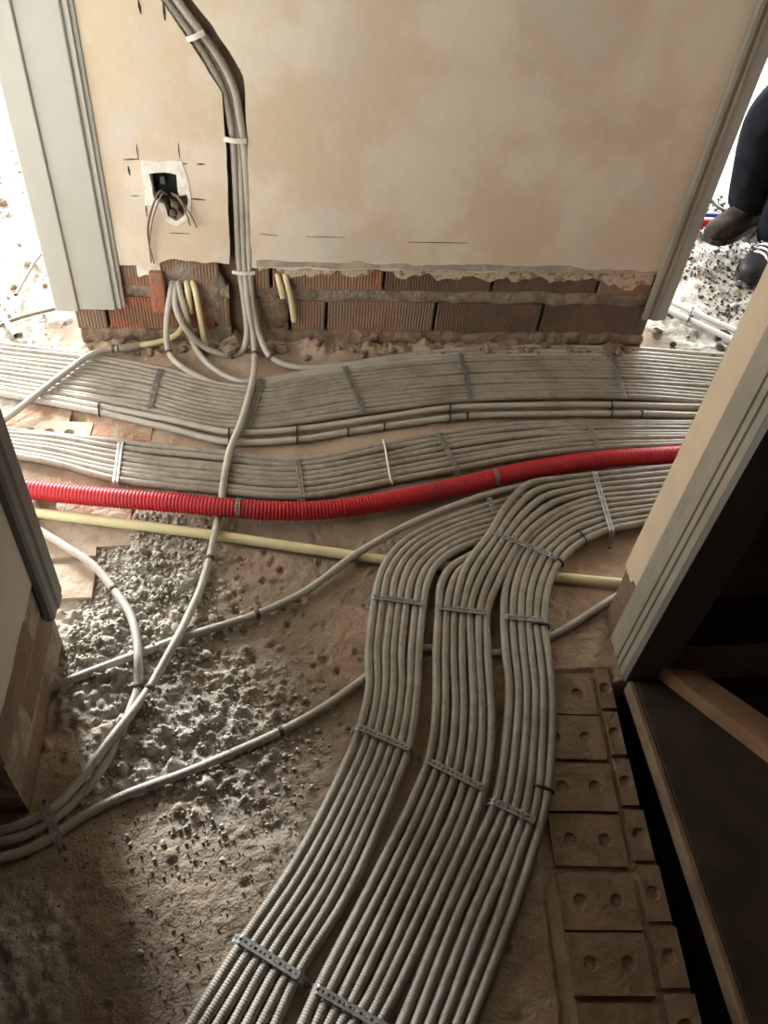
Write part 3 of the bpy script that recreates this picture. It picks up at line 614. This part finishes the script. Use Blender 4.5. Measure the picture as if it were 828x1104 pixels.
# loose conduits on the screed
conduit('grey conduit curving down from behind the near left casing', extend(PZs([(48, 575), (72, 590)], .012)+mixed([(100, 609, 'Z', .014), (122, 635, 'Z', .014), (140, 662, 'Z', .022), (147.5, 690, 'Z', .030), (149, 712, 'Z', .031), (149, 740, 'Z', .014), (141, 764, 'Z', .0115), (127, 797, 'Z', .0105), (109, 830, 'Z', .0105), (88, 856, 'Z', .0105), (62, 880, 'Z', .0105), (30, 899, 'Z', .0105), (0, 908, 'Z', .0105), (-60, 915, 'Z', .0105)]), .4, .7), 'loose conduits on the screed', 'clean', clips=[PZ(122, 635, .014), PZ(149, 740, .014)])
conduit('grey conduit running diagonally from the fanned bundle to the near left pier', extend(mixed([(700, 508, 'Z', .010), (640, 515, 'Z', .010), (590, 520, 'Z', .010), (540, 529, 'Z', .012), (496, 543, 'Z', .022), (442, 565, 'Z', .031), (408, 583, 'Z', .030), (380, 600, 'Z', .018), (330, 637, 'Z', .0115), (277, 662, 'Z', .0115), (195, 688, 'Z', .0115), (130, 712, 'Z', .0115), (80, 731, 'Z', .0115), (45, 746, 'Z', .0115)]), .9, .04), 'loose conduits on the screed', 'clean', clips=[PZ(277, 662, .0115)])
conduit('grey conduit passing beneath the fanned bundle towards the lower left', extend(PZs(L4_PX, .006)+PZs([(-60, 935)], .008), .06, .7), 'loose conduits on the screed', 'clean', clips=[PZ(303, 788, .006), PZ(545, 702.5, .006)])
# fanned bundle: left, middle and right strips
C1L = [(204, 1104), (262, 1014), (318, 931), (362, 850), (389, 786), (398, 740), (398, 702), (405, 644), (409.5, 622), (418, 603), (438, 583), (477, 562), (527, 545), (580, 531), (640, 521), (700, 514)]
C1R = [(297, 1104), (322, 1050), (372, 966), (412, 880), (440, 806), (450, 745), (451, 702), (457, 649), (461, 627), (469, 612), (486, 597), (508, 586), (535, 578), (580, 567), (640, 554), (700, 544)]
C1Z = [.0098, .0098, .0098, .011, .014, .020, .024, .030, .031, .031, .029, .020, .012, .010, .010, .010]
bundle(7, C1L, C1R, C1Z, lambda k: 'grey corrugated conduit, %s from the left in the left strip of the fanned bundle' % ORD[k], 'left strip of the fanned bundle', .35, .6, .0010, 3)
C2L = [(327, 1104), (343, 1067), (404, 946), (446, 860), (464, 815), (470, 765), (471, 702), (473, 655)]
C2R = [(409, 1104), (428, 1068), (478, 960), (512, 880), (524, 838), (529, 780), (525, 702), (525, 659)]
C2Z = [.0098, .0098, .0098, .011, .013, .018, .024, .030]
lab2 = lambda k: 'grey corrugated conduit, %s from the left in the middle strip of the fanned bundle' % ORD[k]
rg2 = np.random.default_rng(9)
for k in range(7):
    u = k/6; pts = [PZ(*l, z)*(1-u)+PZ(*r_, z)*u+np.append(rg2.normal(0, .001, 2), abs(rg2.normal(0, .0006))) for l, r_, z in zip(C2L, C2R, C2Z)]
    if k < 2:
        tail_ = [[(475, 632, .031), (484, 614, .031), (503, 601, .030), (523, 592, .022), (556, 580, .012), (640, 558, .010), (700, 548, .010)],
                 [(486, 634, .031), (495, 616, .031), (512, 605, .028), (532, 598, .018), (560, 586, .011), (640, 562, .010), (700, 552, .010)]][k]
        pts += [PZ(*p) for p in tail_]
    else:
        w_ = (k-2)/4
        sl = [(501, 614, .034), (529, 574, .040), (546, 546, .040), (570, 522, .036), (605, 516, .032), (641, 512, .0295), (700, 506, .0295)]
        sr = [(536, 630, .032), (558, 588, .034), (581, 564, .034), (606, 549, .031), (627, 541, .030), (648, 536, .0295), (700, 531, .0295)]
        pts += [PZ(*a_)*(1-w_)+PZ(*b_)*w_ for a_, b_ in zip(sl, sr)]
    conduit(lab2(k), extend(pts, .35, .6), 'middle strip of the fanned bundle')
C3L = [(433, 1104), (478, 990), (512, 916), (535, 863), (546, 800), (549, 740), (545, 702), (544, 665), (546.5, 632), (562, 592), (586, 567), (610, 552), (632, 545), (650, 541), (700, 536)]
C3R = [(507, 1104), (550, 990), (574, 920), (588, 868), (594, 800), (595, 745), (591, 705), (587, 674), (590, 636), (603, 606), (618, 591), (632, 582), (644, 576), (660, 571), (700, 563)]
C3Z = [.0098, .0098, .0098, .0105, .012, .018, .024, .028, .030, .028, .027, .028, .029, .0295, .0295]
bundle(6, C3L, C3R, C3Z, lambda k: 'grey corrugated conduit, %s from the left in the right strip of the fanned bundle' % ORD[k], 'right strip of the fanned bundle', .35, .6, .0009, 4)
# pair of conduits, red and blue pipes in the bright right room
for lb, l in (('pale conduit on the rubble beyond the right casing, farther of the tied pair', [(690, 312), (722, 325), (755, 340), (792, 356), (820, 368)]), ('pale conduit on the rubble beyond the right casing, nearer of the tied pair', [(688, 321), (719, 334), (752, 349), (789, 366), (820, 379)])):
    conduit(lb, extend(PZs(l, .022), .4, .5), 'tied pair in the right room', 'palegrey', r=.0105)
conduit('red pipe lying on the floor behind the worker', extend(PZs([(700, 240), (755, 241), (800, 242)], .03), .5, .6), None, 'red', .024, None, 0, 'pipe', 'red_pipe')
conduit('thin blue pipe lying behind the red pipe and the worker', extend(PZs([(700, 230), (755, 231.5), (800, 233)], .03), .5, .6), None, 'blue', .009, None, 0, 'pipe', 'blue_pipe')
conduit('dark thin cable on the bright floor behind the worker', PZs([(750, 200), (766, 214), (776, 224), (784, 228), (800, 230)], .02), None, 'black', .007, None, 0, 'cable', 'cable')
# cables in the bright left room
conduit('dark cable lying across the bright rubble of the left room', PZs([(-20, 362), (8, 347), (30, 340), (50, 335), (72, 330), (100, 322)], .022), None, 'wire', .006, None, 0, 'cable', 'cable')
conduit('pale bent conduit end beside the left room cable', PZs([(-10, 330), (2, 340), (10, 352), (18, 362)], .022), None, 'grey', .0095, None, 0, 'conduit', 'corrugated_conduit')
conduit('thin brown stick lying on the bright floor behind the left casing', PZs([(17, 318), (27, 300), (37, 283), (46, 272)], .02), None, 'wire', .0055, None, 0, 'stick', 'wooden_stick')

# ------------------------------------------------------------------ perforated straps
def strap(label, a, b, z, wd=.0145, flange=.022, flange_b=None, group='perforated metal straps'):
    """hole band over conduits from pixel a to pixel b at height z (conduit tops)"""
    A, B = PZ(*a, z), PZ(*b, z); d = (B-A); Ln = np.linalg.norm(d[:2]); d = np.array([d[0], d[1], 0])/Ln; s = np.array([-d[1], d[0], 0])
    fb = flange if flange_b is None else flange_b
    prof = []
    if flange > 0: prof += [(-flange-.004, .0035), (-.008, .004), (-.002, z-.006)]
    prof += [(.004, z+.0008), (Ln-.004, z+.0008)]
    if fb > 0: prof += [(Ln+.002, z-.006), (Ln+.008, .004), (Ln+fb+.004, .0035)]
    pr = np.array(prof); cum = np.concatenate([[0], np.cumsum(np.linalg.norm(np.diff(pr, axis=0), axis=1))])
    cell = .0098; n = int(cum[-1]/cell); V = []; Fc = []
    outer8 = [(-.5, -.5), (0, -.5), (.5, -.5), (.5, 0), (.5, .5), (0, .5), (-.5, .5), (-.5, 0)]
    hole8 = [(math.cos(math.radians(225+45*k))*.31, math.sin(math.radians(225+45*k))*.19) for k in range(8)]
    def pt(u, v_):
        uu = min(max(u, 0), cum[-1]); return A*[1, 1, 0]+d*np.interp(uu, cum, pr[:, 0])+np.array([0, 0, np.interp(uu, cum, pr[:, 1])])+s*v_
    for k in range(n):
        b0 = len(V)
        for ox, oy in outer8: V.append(pt((k+.5+ox)*cell, oy*wd))
        for hx, hy in hole8: V.append(pt((k+.5+hx)*cell, hy*wd))
        Fc += [(b0+i, b0+(i+1) % 8, b0+8+(i+1) % 8, b0+8+i) for i in range(8)]
    o = mesh('metal_strap', V, Fc, M['zinc']); md = o.modifiers.new('t', 'SOLIDIFY'); md.thickness = .0009; md.offset = 1
    if flange > 0:
        q = A*[1, 1, 0]-d*.018; mesh_screw(o, q)
    if fb > 0:
        q = A*[1, 1, 0]+d*(Ln+.018); mesh_screw(o, q)
    return tag(o, label, 'strap', group)
SCREW = None
def mesh_screw(par, q):
    global SCREW
    if SCREW is None:
        prof = [(0, .0062), (.003, .0058), (.0045, .0042), (.0048, .003)]; v = [(0, 0, prof[0][1])]; f = []
        for r_, z_ in prof[1:]: v += [(r_*math.cos(a*math.pi/4), r_*math.sin(a*math.pi/4), z_) for a in range(8)]
        f += [(0, 1+k, 1+(k+1) % 8) for k in range(8)]
        for j in range(len(prof)-2): f += [(1+8*j+k, 9+8*j+k, 9+8*j+(k+1) % 8, 1+8*j+(k+1) % 8) for k in range(8)]
        SCREW = bpy.data.meshes.new('screw'); SCREW.from_pydata(v, [], f); SCREW.materials.append(M['clip'])
    link('screw', SCREW, None, par, tuple(q))
zt1 = .0205
strap('perforated strap across the back bundle near its bright left end', (173, 397), (160, 443), zt1, flange=0, flange_b=0)
strap('perforated strap across the back bundle just right of the crossing conduit', (284, 408), (266, 464), zt1, flange=0, flange_b=0)
strap('perforated strap across the back bundle below the yellow stubs, slanting right', (371, 394), (393, 447), zt1, flange=0, flange_b=0)
strap('perforated strap across the middle of the back bundle', (496, 380), (509, 434), zt1, flange=0, flange_b=0)
strap('perforated strap across the back bundle near the right casing', (659, 378), (674, 431), zt1, flange=0, flange_b=0)
strap('bright perforated strap across the left end of the second bundle', (130, 476), (124, 521), zt1, flange=.012)
strap('perforated strap across the second bundle above the sag of the red conduit', (320, 494), (326, 537), zt1, flange=.012)
strap('perforated strap across the second bundle right of the white tie', (473, 466), (493, 508), zt1, flange=.010)
strap('perforated strap across the second bundle at its right end', (633, 454), (647, 485), zt1, flange=.010)
strap('perforated strap over the conduits where the fanned bundle turns right', (640, 507), (660, 574), .0405, flange=.0, flange_b=.016)
strap('perforated strap over the left strip where it bends behind the middle strip', (526, 535), (536, 558), .031, flange=.0, flange_b=.0)
strap('perforated strap on the bend of the middle and right strips', (526, 572), (606, 603), .046, flange=.0, flange_b=.0)
strap('perforated strap over the left strip above the yellow pipe crossing, screw end at left', (401, 643), (461, 651), .0415, flange=.014, flange_b=.0)
strap('perforated strap over the middle strip near the pipe crossing', (468, 654), (530, 661), .0415, flange=0, flange_b=0)
strap('perforated strap over the right strip near the pipe crossing', (540, 664), (592, 669), .0405, flange=.0, flange_b=.014)
strap('perforated strap over the left strip halfway along', (385, 783), (444, 808), .026, flange=.006, flange_b=.006)
strap('perforated strap over the middle strip halfway along', (459, 819), (524, 851), .024, flange=.0, flange_b=.0)
strap('perforated strap over the right strip halfway along', (530, 863), (584, 888), .0225, flange=.004, flange_b=.0)
strap('perforated strap over the left strip nearest the viewer', (257, 1011), (325, 1054), zt1, flange=.006, flange_b=.006)
strap('perforated strap over the middle strip nearest the viewer', (340, 1065), (424, 1113), zt1, flange=.006, flange_b=.006)
strap('perforated strap holding the loose conduits beside the near left pier', (47, 866), (64, 910), .033, flange=.014, flange_b=.004)
# narrow saddles on the red hose
def saddle(label, px, py, z, r, direction, wd=.011):
    c = PZ(px, py, z); d = _n(np.array([direction[0], direction[1], 0])); s = np.array([-d[1], d[0], 0]); V = []; Fc = []
    angs = np.linspace(math.radians(-35), math.radians(215), 26)
    for a in angs:
        q = c+(s*math.cos(a)+np.array([0, 0, 1])*math.sin(a))*(r+.0015)
        V += [q-d*wd/2, q-d*wd*.18, q+d*wd*.18, q+d*wd/2]
    for i in range(len(angs)-1):
        b0 = 4*i
        cells = (0, 1, 2) if i % 2 else (0, 2)
        Fc += [(b0+k, b0+k+1, b0+k+5, b0+k+4) for k in cells]
    o = mesh('metal_strap', V, Fc, M['zinc']); md = o.modifiers.new('t', 'SOLIDIFY'); md.thickness = .0009; md.offset = 1
    return tag(o, label, 'strap', 'saddles on the red conduit')
saddle('perforated metal saddle over the red conduit near the crossing grey conduit', 257, 548.5, .045, .0245, (1, -.02))
saddle('perforated metal saddle over the red conduit at its rising right half', 533, 515.5, .028, .0245, (1, .15))
# white tie over second bundle
def band(name, label, pts, r, m, cat, group=None):
    o, c = tube(name, pts, r, M[m], None, .004, 6); return tag(o, label, cat, group)
band('cable_tie', 'white nylon tie wrapped over the second bundle', [PZ(413, 474, .006), PZ(413.5, 476, .018), PZ(414.5, 480, .0225), PZ(418, 500, .0225), PZ(421, 516, .0225), PZ(422.5, 520, .015), PZ(423, 522, .006)], .0024, 'white', 'cable tie')
# nylon ties round conduits
def tie(label, a, b, za, zb_, r=R, m='black', th=.0022):
    """closed band round the conduits centred at pixels a and b (same pixel: one conduit)"""
    A, B = PZ(*a, za), PZ(*b, zb_); d = B-A; Ln = np.linalg.norm(d)
    if Ln < .004: d = np.array([0, 1., 0]); 
    d = _n(np.array([d[0], d[1], d[2]])); upv = np.array([0, 0, 1.]); upv = _n(upv-d*(upv@d)); rr = r+.0016
    loop = []
    for k in range(13): t = math.pi/2+math.pi*k/12; loop.append(A+d*math.cos(t)*rr+upv*math.sin(t)*rr)
    for k in range(13): t = -math.pi/2+math.pi*k/12; loop.append(B+d*math.cos(t)*rr+upv*math.sin(t)*rr)
    loop.append(loop[0])
    root = empty('cable_tie', tuple((A+B)/2)); tag(root, label, 'cable tie', 'black cable ties')
    c = catmull(loop, .0035); o = link('band', tube_mesh('band', c, th, 6), M[m]); child_world(o, root)
    hd = (A+B)/2+upv*(rr+.001); fw = np.cross(d, upv)
    v = [hd+d*sx*.003+fw*sy*.003+upv*sz*.0025 for sz in (-1, 1) for sx, sy in ((-1, -1), (1, -1), (1, 1), (-1, 1))]
    o = mesh('head', v, [(3, 2, 1, 0), (4, 5, 6, 7)]+[(i, (i+1) % 4, 4+(i+1) % 4, 4+i) for i in range(4)], M[m]); child_world(o, root)
    return root
for lb, a, b in [('black cable tie on the front pair near the bright left end', (107, 438), (107, 444.5)), ('black cable tie on the front pair left of the crossing conduit', (247, 465.5), (247, 476.5)), ('black cable tie on the front pair right of the crossing conduit', (320, 463), (320, 474)),
                 ('black cable tie on the front pair at the middle of the bundle', (485, 440), (485, 451.5)), ('black cable tie on the front pair near the right casing', (659, 436.5), (659, 446))]:
    tie(lb, a, b, .0135, .0098)
for lb, a in [('small black tie on the lower front conduit below the third strap', (375, 466)), ('small black tie on the lower front conduit above the white tie', (414, 460)), ('small black tie on the lower front conduit at the middle', (503, 449)), ('small black tie on the lower front conduit at the far right', (691, 446))]:
    tie(lb, a, (a[0]+.3, a[1]+.2), .0098, .0098)
tie('black cable tie on the outer bend of the right strip near the turn', (624, 576), (630, 583.5), .028, .028)
tie('black cable tie on the right strip beside the bend strap', (595, 602), (603, 607), .028, .028)
tie('black cable tie on the right strip beside the crossing strap', (578, 675), (587.5, 676), .028, .028)
tie('black cable tie on the right strip where it bends towards the viewer', (581, 850), (590.5, 853), .0105, .0105)
tie('dark tie around the farther tied conduit pair in the right room', (745, 336), (742, 344.5), .022, .022, .0105)
# clips bridging the wall chase
def chase_clip(label, a, b, wd=.012):
    A, B = PY(*a, YW-.004), PY(*b, YW-.004); d = _n(B-A); s = np.array([-d[2], 0, d[0]]); e = np.array([0, 1., 0]); n = 9; V = []
    for i in range(n):
        t = i/(n-1); q = A+(B-A)*t-e*math.sin(math.pi*t)*.006
        V += [q-s*wd/2, q+s*wd/2, q+s*wd/2+e*.004, q-s*wd/2+e*.004]
    Fc = []
    for i in range(n-1):
        b0 = 4*i; Fc += [(b0+k, b0+4+k, b0+4+(k+1) % 4, b0+(k+1) % 4) for k in range(4)]
    Fc += [(0, 1, 2, 3), (4*n-1, 4*n-2, 4*n-3, 4*n-4)]
    o = mesh('conduit_clip', V, Fc, M['white']); return tag(o, label, 'clip', 'white clips on the wall chase')
chase_clip('white plastic clip across the slanted top of the wall chase', (201, 43), (220, 35))
chase_clip('white plastic clip across the middle of the wall chase', (241, 150), (266, 152.5))
chase_clip('white plastic clip at the lower end of the wall chase', (250, 293.5), (275, 294.5), .010)

# ------------------------------------------------------------------ loose rubble
import bmesh
def stone_meshes(n, m, s0):
    out = []
    for k in range(n):
        bm = bmesh.new(); bmesh.ops.create_icosphere(bm, subdivisions=1, radius=1); rg = np.random.default_rng(s0+k)
        sx, sy, sz = rg.uniform(.75, 1.25), rg.uniform(.7, 1.1), rg.uniform(.5, .85)
        for v in bm.verts: v.co = v.co*float(rg.uniform(.72, 1.15)); v.co = Vector((v.co.x*sx, v.co.y*sy, v.co.z*sz))
        me = bpy.data.meshes.new('rubble_stone'); bm.to_mesh(me); bm.free(); me.materials.append(m); out.append(me)
    return out
ST = {k: stone_meshes(5, M[k], 100+7*i) for i, k in enumerate(('stone', 'stonebrown', 'stonedark', 'brickred'))}
def scatter(n, x0, x1, y0, y1, r0, r1, kinds, name, label, cat, group, seed, keep=lambda x, y: True):
    rg = np.random.default_rng(seed); c = 0; tries = 0
    while c < n and tries < n*20:
        tries += 1; x, y = rg.uniform(x0, x1), rg.uniform(y0, y1)
        if not keep(x, y): continue
        r = r0+(r1-r0)*rg.random()**2; me = ST[kinds[int(rg.integers(len(kinds)))]][int(rg.integers(5))]
        o = link(name, me, None, None, (x, y, fz(x, y)+r*.35)); o.scale = (r, r, r); o.rotation_euler = (rg.uniform(-.4, .4), rg.uniform(-.4, .4), rg.uniform(0, 6.28))
        tag(o, label, cat, group); c += 1
scatter(70, -.5, 1.12, 2.045, 2.10, .008, .028, ['stonebrown'], 'mortar_lump', 'brown mortar lump lying along the foot of the brick wall', 'rubble', 'mortar lumps at the foot of the brick wall', 1)
scatter(90, -.45, -.1, .95, 1.36, .004, .012, ['stone'], 'cement_crumb', 'small grey cement crumb in the rubble beside the near left pier', 'rubble', 'cement crumbs beside the near left pier', 2, lambda x, y: x < -.12-(1.36-y)*.1)
scatter(60, -.3, .1, .35, .85, .003, .0065, ['stone', 'stonebrown'], 'cement_crumb', 'tiny cement crumb on the open screed left of the fanned bundle', 'rubble', 'crumbs on the open screed', 3, lambda x, y: x < -.05+(y-.3)*.25)
scatter(46, -1.4, -.62, 2.0, 3.4, .008, .03, ['stone', 'stone', 'stonebrown'], 'rubble_stone', 'brightly lit rubble stone on the floor of the left room', 'rubble', 'rubble in the left room', 4, lambda x, y: not (-.64 < x and y > 2.08))
scatter(45, 1.26, 2.1, 2.30, 3.1, .008, .018, ['stonedark', 'stone', 'stonedark'], 'rubble_stone', 'loose dark rubble stone on the right room floor near the worker', 'rubble', 'rubble in the right room', 5)
scatter(16, 1.24, 1.6, 2.06, 2.24, .008, .024, ['stonedark', 'brickred', 'stone'], 'rubble_stone', 'rubble stone between the back bundle and the tied pair at right', 'rubble', 'rubble at the right casing foot', 6)

def grit(name, label, n, x0, x1, y0, y1, r0, r1, m, seed, keep):
    """uncountable fine grit: one mesh of tiny faceted grains"""
    rg = np.random.default_rng(seed); bm = bmesh.new(); bmesh.ops.create_icosphere(bm, subdivisions=1, radius=1)
    bv = np.array([v.co[:] for v in bm.verts]); bf = np.array([[v.index for v in f.verts] for f in bm.faces]); bm.free()
    xs_ = rg.uniform(x0, x1, n*6); ys_ = rg.uniform(y0, y1, n*6); k = keep(xs_, ys_, rg.random(n*6)); xs_, ys_ = xs_[k][:n], ys_[k][:n]; n = len(xs_)
    r = r0+(r1-r0)*rg.random(n)**2.5
    V = bv[None]*rg.uniform(.6, 1.15, (n, len(bv), 1))*rg.uniform(.65, 1.2, (n, 1, 3))*r[:, None, None]
    zz_ = FH[np.clip(np.searchsorted(FYS, ys_), 0, len(FYS)-1), np.clip(np.searchsorted(FXS, xs_), 0, len(FXS)-1)]
    V += np.stack([xs_, ys_, zz_+r*.3], 1)[:, None]
    Fq = bf[None]+(np.arange(n)*len(bv))[:, None, None]
    o = link(name, fast_mesh(name, V.reshape(-1, 3), Fq.reshape(-1, 3), False), m); return tag(o, label, 'grit', kind='stuff')
def ell(cx, cy, rx, ry): return lambda x, y, u: u < np.exp(-(((x-cx)/rx)**2+((y-cy)/ry)**2)**1.5)
grit('cement_grit', 'fine grey cement grit strewn beside the near left pier', 3000, -.46, 0, .95, 1.42, .0018, .0078, M['stone'], 21, ell(-.34, 1.16, .18, .24))
grit('cement_grit', 'fine cement grit between the loose conduits at lower left', 1700, -.4, .15, .6, 1.0, .0015, .0062, M['stone'], 22, ell(-.16, .82, .2, .18))
grit('dusty_grit', 'fine brown grit on the open screed in the foreground', 1300, -.46, .25, .25, .8, .0010, .0034, M['stonebrown'], 23, lambda x, y, u: (x < -.03+(y-.3)*.25) & (u < .5))
grit('dark_grit', 'dark grit scattered over the right room floor', 3200, 1.23, 2.2, 2.28, 3.2, .0018, .0085, M['stonedark'], 24, lambda x, y, u: u < np.clip(.5+fbm(x, y, 5, 7, 2)*1.6, 0, 1))
grit('pale_grit', 'pale grit scattered over the left room floor', 900, -1.5, -.64, 1.95, 3.4, .002, .008, M['stone'], 25, lambda x, y, u: (u < .6) & ((y > 2.06) | (x < -.7)))

# ------------------------------------------------------------------ worker in the right room
def skin_mesh(name, verts, edges, radii, m, parent=None, root=0, sub=2):
    me = bpy.data.meshes.new(name); me.from_pydata(verts, edges, []); me.update()
    o = link(name, me, m, parent); o.modifiers.new('skin', 'SKIN')
    for d, r_ in zip(me.skin_vertices[0].data, radii): d.radius = r_ if isinstance(r_, tuple) else (r_, r_)
    me.skin_vertices[0].data[root].use_root = True
    o.modifiers['skin'].use_smooth_shade = True
    s = o.modifiers.new('sub', 'SUBSURF'); s.levels = sub; s.render_levels = sub
    return o
def person():
    tA, tB = PZ(762, 259, .08), PZ(801, 304, .012); hA = tA+_n(PZ(834, 228, .08)-tA)*.31; hB = tB+_n(PZ(850, 262, .012)-tB)*.30
    for q in (tB, hB): q[2] = 0
    tA[2] = hA[2] = .07   # this foot is off the ground, mid step
    aA, aB = hA+_n(tA-hA)*.075, hB+_n(tB-hB)*.075
    kneeA, kneeB = PY(826, 128, 2.80), None
    hip = np.array([1.93, 2.80, .93]); fwd = _n(np.array([-1, -.45, 0])); side = np.array([-fwd[1], fwd[0], 0])
    kneeB = (aB+hip)/2*[1, 1, 0]+fwd*.06+[0, 0, .49]
    V = [hip, hip+[0, 0, .14]+fwd*.02, hip+fwd*.06+[0, 0, .34], hip+fwd*.10+[0, 0, .52], hip+fwd*.13+[0, 0, .60], hip+fwd*.17+[0, 0, .72], hip+fwd*.17+[0, 0, .80]]
    Rr = [.14, .135, .15, .13, .06, .09, .085]; E_ = [(0, 1), (1, 2), (2, 3), (3, 4), (4, 5), (5, 6)]
    for sgn, an in ((-1, aA), (1, aB)):
        hj = hip+side*sgn*-.09+[0, 0, -.06]; kn = kneeA if sgn < 0 else kneeB
        b = len(V); V += [hj, kn, an+[0, 0, .10], an+fwd*.02+[0, 0, .05]]; Rr += [.092, .062, .042, .045]; E_ += [(0, b), (b, b+1), (b+1, b+2), (b+2, b+3)]
    for sgn in (-1, 1):
        sh = hip+fwd*.10+side*sgn*.19+[0, 0, .50]; el = sh+side*sgn*.06+fwd*.03+[0, 0, -.29]; wr_ = el+fwd*.17+[0, 0, -.17]
        b = len(V); V += [sh, el, wr_, wr_+fwd*.07+[0, 0, -.05]]; Rr += [.062, .046, .03, (.042, .022)]; E_ += [(3, b), (b, b+1), (b+1, b+2), (b+2, b+3)]
        pc = wr_+fwd*.07+[0, 0, -.05]
        for j, (off, ln) in enumerate(((-.030, .062), (-.010, .075), (.010, .072), (.030, .055))):
            c_ = len(V); V += [pc+side*off+fwd*.02, pc+side*off+fwd*(.03+ln*.5)+[0, 0, -.02], pc+side*off+fwd*(.025+ln*.8)+[0, 0, -.05]]; Rr += [.010, .009, .008]; E_ += [(b+3, c_), (c_, c_+1), (c_+1, c_+2)]
        c_ = len(V); V += [pc-side*sgn*.045-fwd*.01, pc-side*sgn*.055+fwd*.035+[0, 0, -.015]]; Rr += [.011, .009]; E_ += [(b+3, c_), (c_, c_+1)]
    base = np.array([1.88, 2.9, 0])
    body = skin_mesh('person', [tuple(np.asarray(v)-base) for v in V], E_, Rr, M['skin']); body.location = tuple(base)
    tag(body, 'person in black work trousers and dark shoes standing in the right room', 'person')
    def loc(p): return tuple(np.asarray(p)-base)
    # trousers
    TV = [hip+[0, 0, .08], hip]; TR = [.155, .16]; TE = [(0, 1)]
    for sgn, an in ((-1, aA), (1, aB)):
        hj = hip+side*sgn*-.09+[0, 0, -.08]; kn = kneeA if sgn < 0 else kneeB
        b = len(TV); TV += [hj, (hj+kn)/2, kn, (kn+an)/2+[0, 0, .04], an+[0, 0, .055]]; TR += [.118, .108, .095, .092, .090]; TE += [(1, b), (b, b+1), (b+1, b+2), (b+2, b+3), (b+3, b+4)]
    skin_mesh('trousers', [loc(v) for v in TV], TE, TR, M['trousers'], body)
    JV = [hip+[0, 0, .02], hip+[0, 0, .16]+fwd*.02, hip+fwd*.06+[0, 0, .34], hip+fwd*.10+[0, 0, .50], hip+fwd*.12+[0, 0, .58]]; JR = [.175, .17, .185, .165, .085]; JE = [(0, 1), (1, 2), (2, 3), (3, 4)]
    for sgn in (-1, 1):
        sh = hip+fwd*.10+side*sgn*.19+[0, 0, .50]; el = sh+side*sgn*.06+fwd*.03+[0, 0, -.29]; wr_ = el+fwd*.15+[0, 0, -.15]
        b = len(JV); JV += [sh, el, wr_]; JR += [.082, .066, .05]; JE += [(3, b), (b, b+1), (b+1, b+2)]
    skin_mesh('jacket', [loc(v) for v in JV], JE, JR, M['jacket'], body)
    hd = hip+fwd*.17+[0, 0, .76]
    blob('hair', loc(hd+[0, 0, .05]-fwd*.025), (.098, .098, .085), M['hair'], body, 4)
    q = loc(hd+fwd*.095+[0, 0, -.01]); blob('nose', q, (.014, .012, .022), M['skin'], body, 6, 2)
    for sgn in (-1, 1):
        blob('eye', loc(hd+fwd*.085+side*sgn*.032+[0, 0, .015]), (.011, .011, .008), M['lace'], body, 2, 2); blob('ear', loc(hd+side*sgn*.09), (.018, .012, .03), M['skin'], body, 2, 2)
    blob('mouth', loc(hd+fwd*.086+[0, 0, -.055]), (.012, .022, .006), mat('lip', (.35, .13, .11), .5), body, 3, 2)
    # shoes: lofted upper, separate sole and laces
    def shoe(heel, toe, z0, m, laces, label):
        d = toe-heel; Ls = np.linalg.norm(d[:2]); d = _n(np.array([d[0], d[1], 0])); s = np.array([-d[1], d[0], 0])
        st_ = [(0, .030, .080), (.03, .040, .105), (.07, .043, .115), (.11, .043, .102), (.15, .048, .082), (.20, .053, .066), (.245, .050, .055), (.275, .036, .044), (.287, .016, .030)]
        V = []; S = 14
        for u, hw, ht in st_:
            for k in range(S):
                a = 2*math.pi*k/S; cx = math.cos(a); sn = math.sin(a)
                V.append(loc(heel*[1, 1, 0]+d*u*Ls/.287+s*hw*(abs(cx)**.7)*(1 if cx > 0 else -1)+np.array([0, 0, z0+.016+max(0, (sn+.55)/1.55)*ht if sn > -.55 else z0+.014])))
        Q = [(i*S+k, i*S+(k+1) % S, (i+1)*S+(k+1) % S, (i+1)*S+k) for i in range(len(st_)-1) for k in range(S)]+[tuple(range(S))[::-1], tuple(range((len(st_)-1)*S, len(st_)*S))]
        o = mesh('shoe', V, Q, m, body, True); sb = o.modifiers.new('s', 'SUBSURF'); sb.levels = sb.render_levels = 1; o['label'] = label
        out = []
        for sg in (1, -1):
            seq = st_ if sg == 1 else st_[::-1]
            out += [heel*[1, 1, 0]+d*u*Ls/.287+s*sg*(hw+.004) for u, hw, ht in seq]
        n = len(out); v = [loc(p+[0, 0, z0+.001]) for p in out]+[loc(p+[0, 0, z0+.022]) for p in out]
        mesh('sole', v, [tuple(range(n)), tuple(range(2*n-1, n-1, -1))]+[(i, n+i, n+(i+1) % n, (i+1) % n) for i in range(n)], M['shoeblack'], o)
        if laces:
            for k in range(5):
                u = .115+.022*k; ht = np.interp(u, [q_[0] for q_ in st_], [q_[2] for q_ in st_])+z0+.018
                c_ = heel*[1, 1, 0]+d*u*Ls/.287
                tube('lace', [loc(c_-s*.036-d*.008+[0, 0, ht-.020]), loc(c_-s*.016+[0, 0, ht-.001]), loc(c_+s*.016+d*.006+[0, 0, ht-.001]), loc(c_+s*.036+d*.012+[0, 0, ht-.020])], .0048, M['lace'], o, .006, 6)
    shoe(hA, tA, .07, M['shoe'], False, 'brown-grey scuffed shoe')
    shoe(hB, tB, .012, M['shoeblack'], True, 'black shoe with white laces')
person()
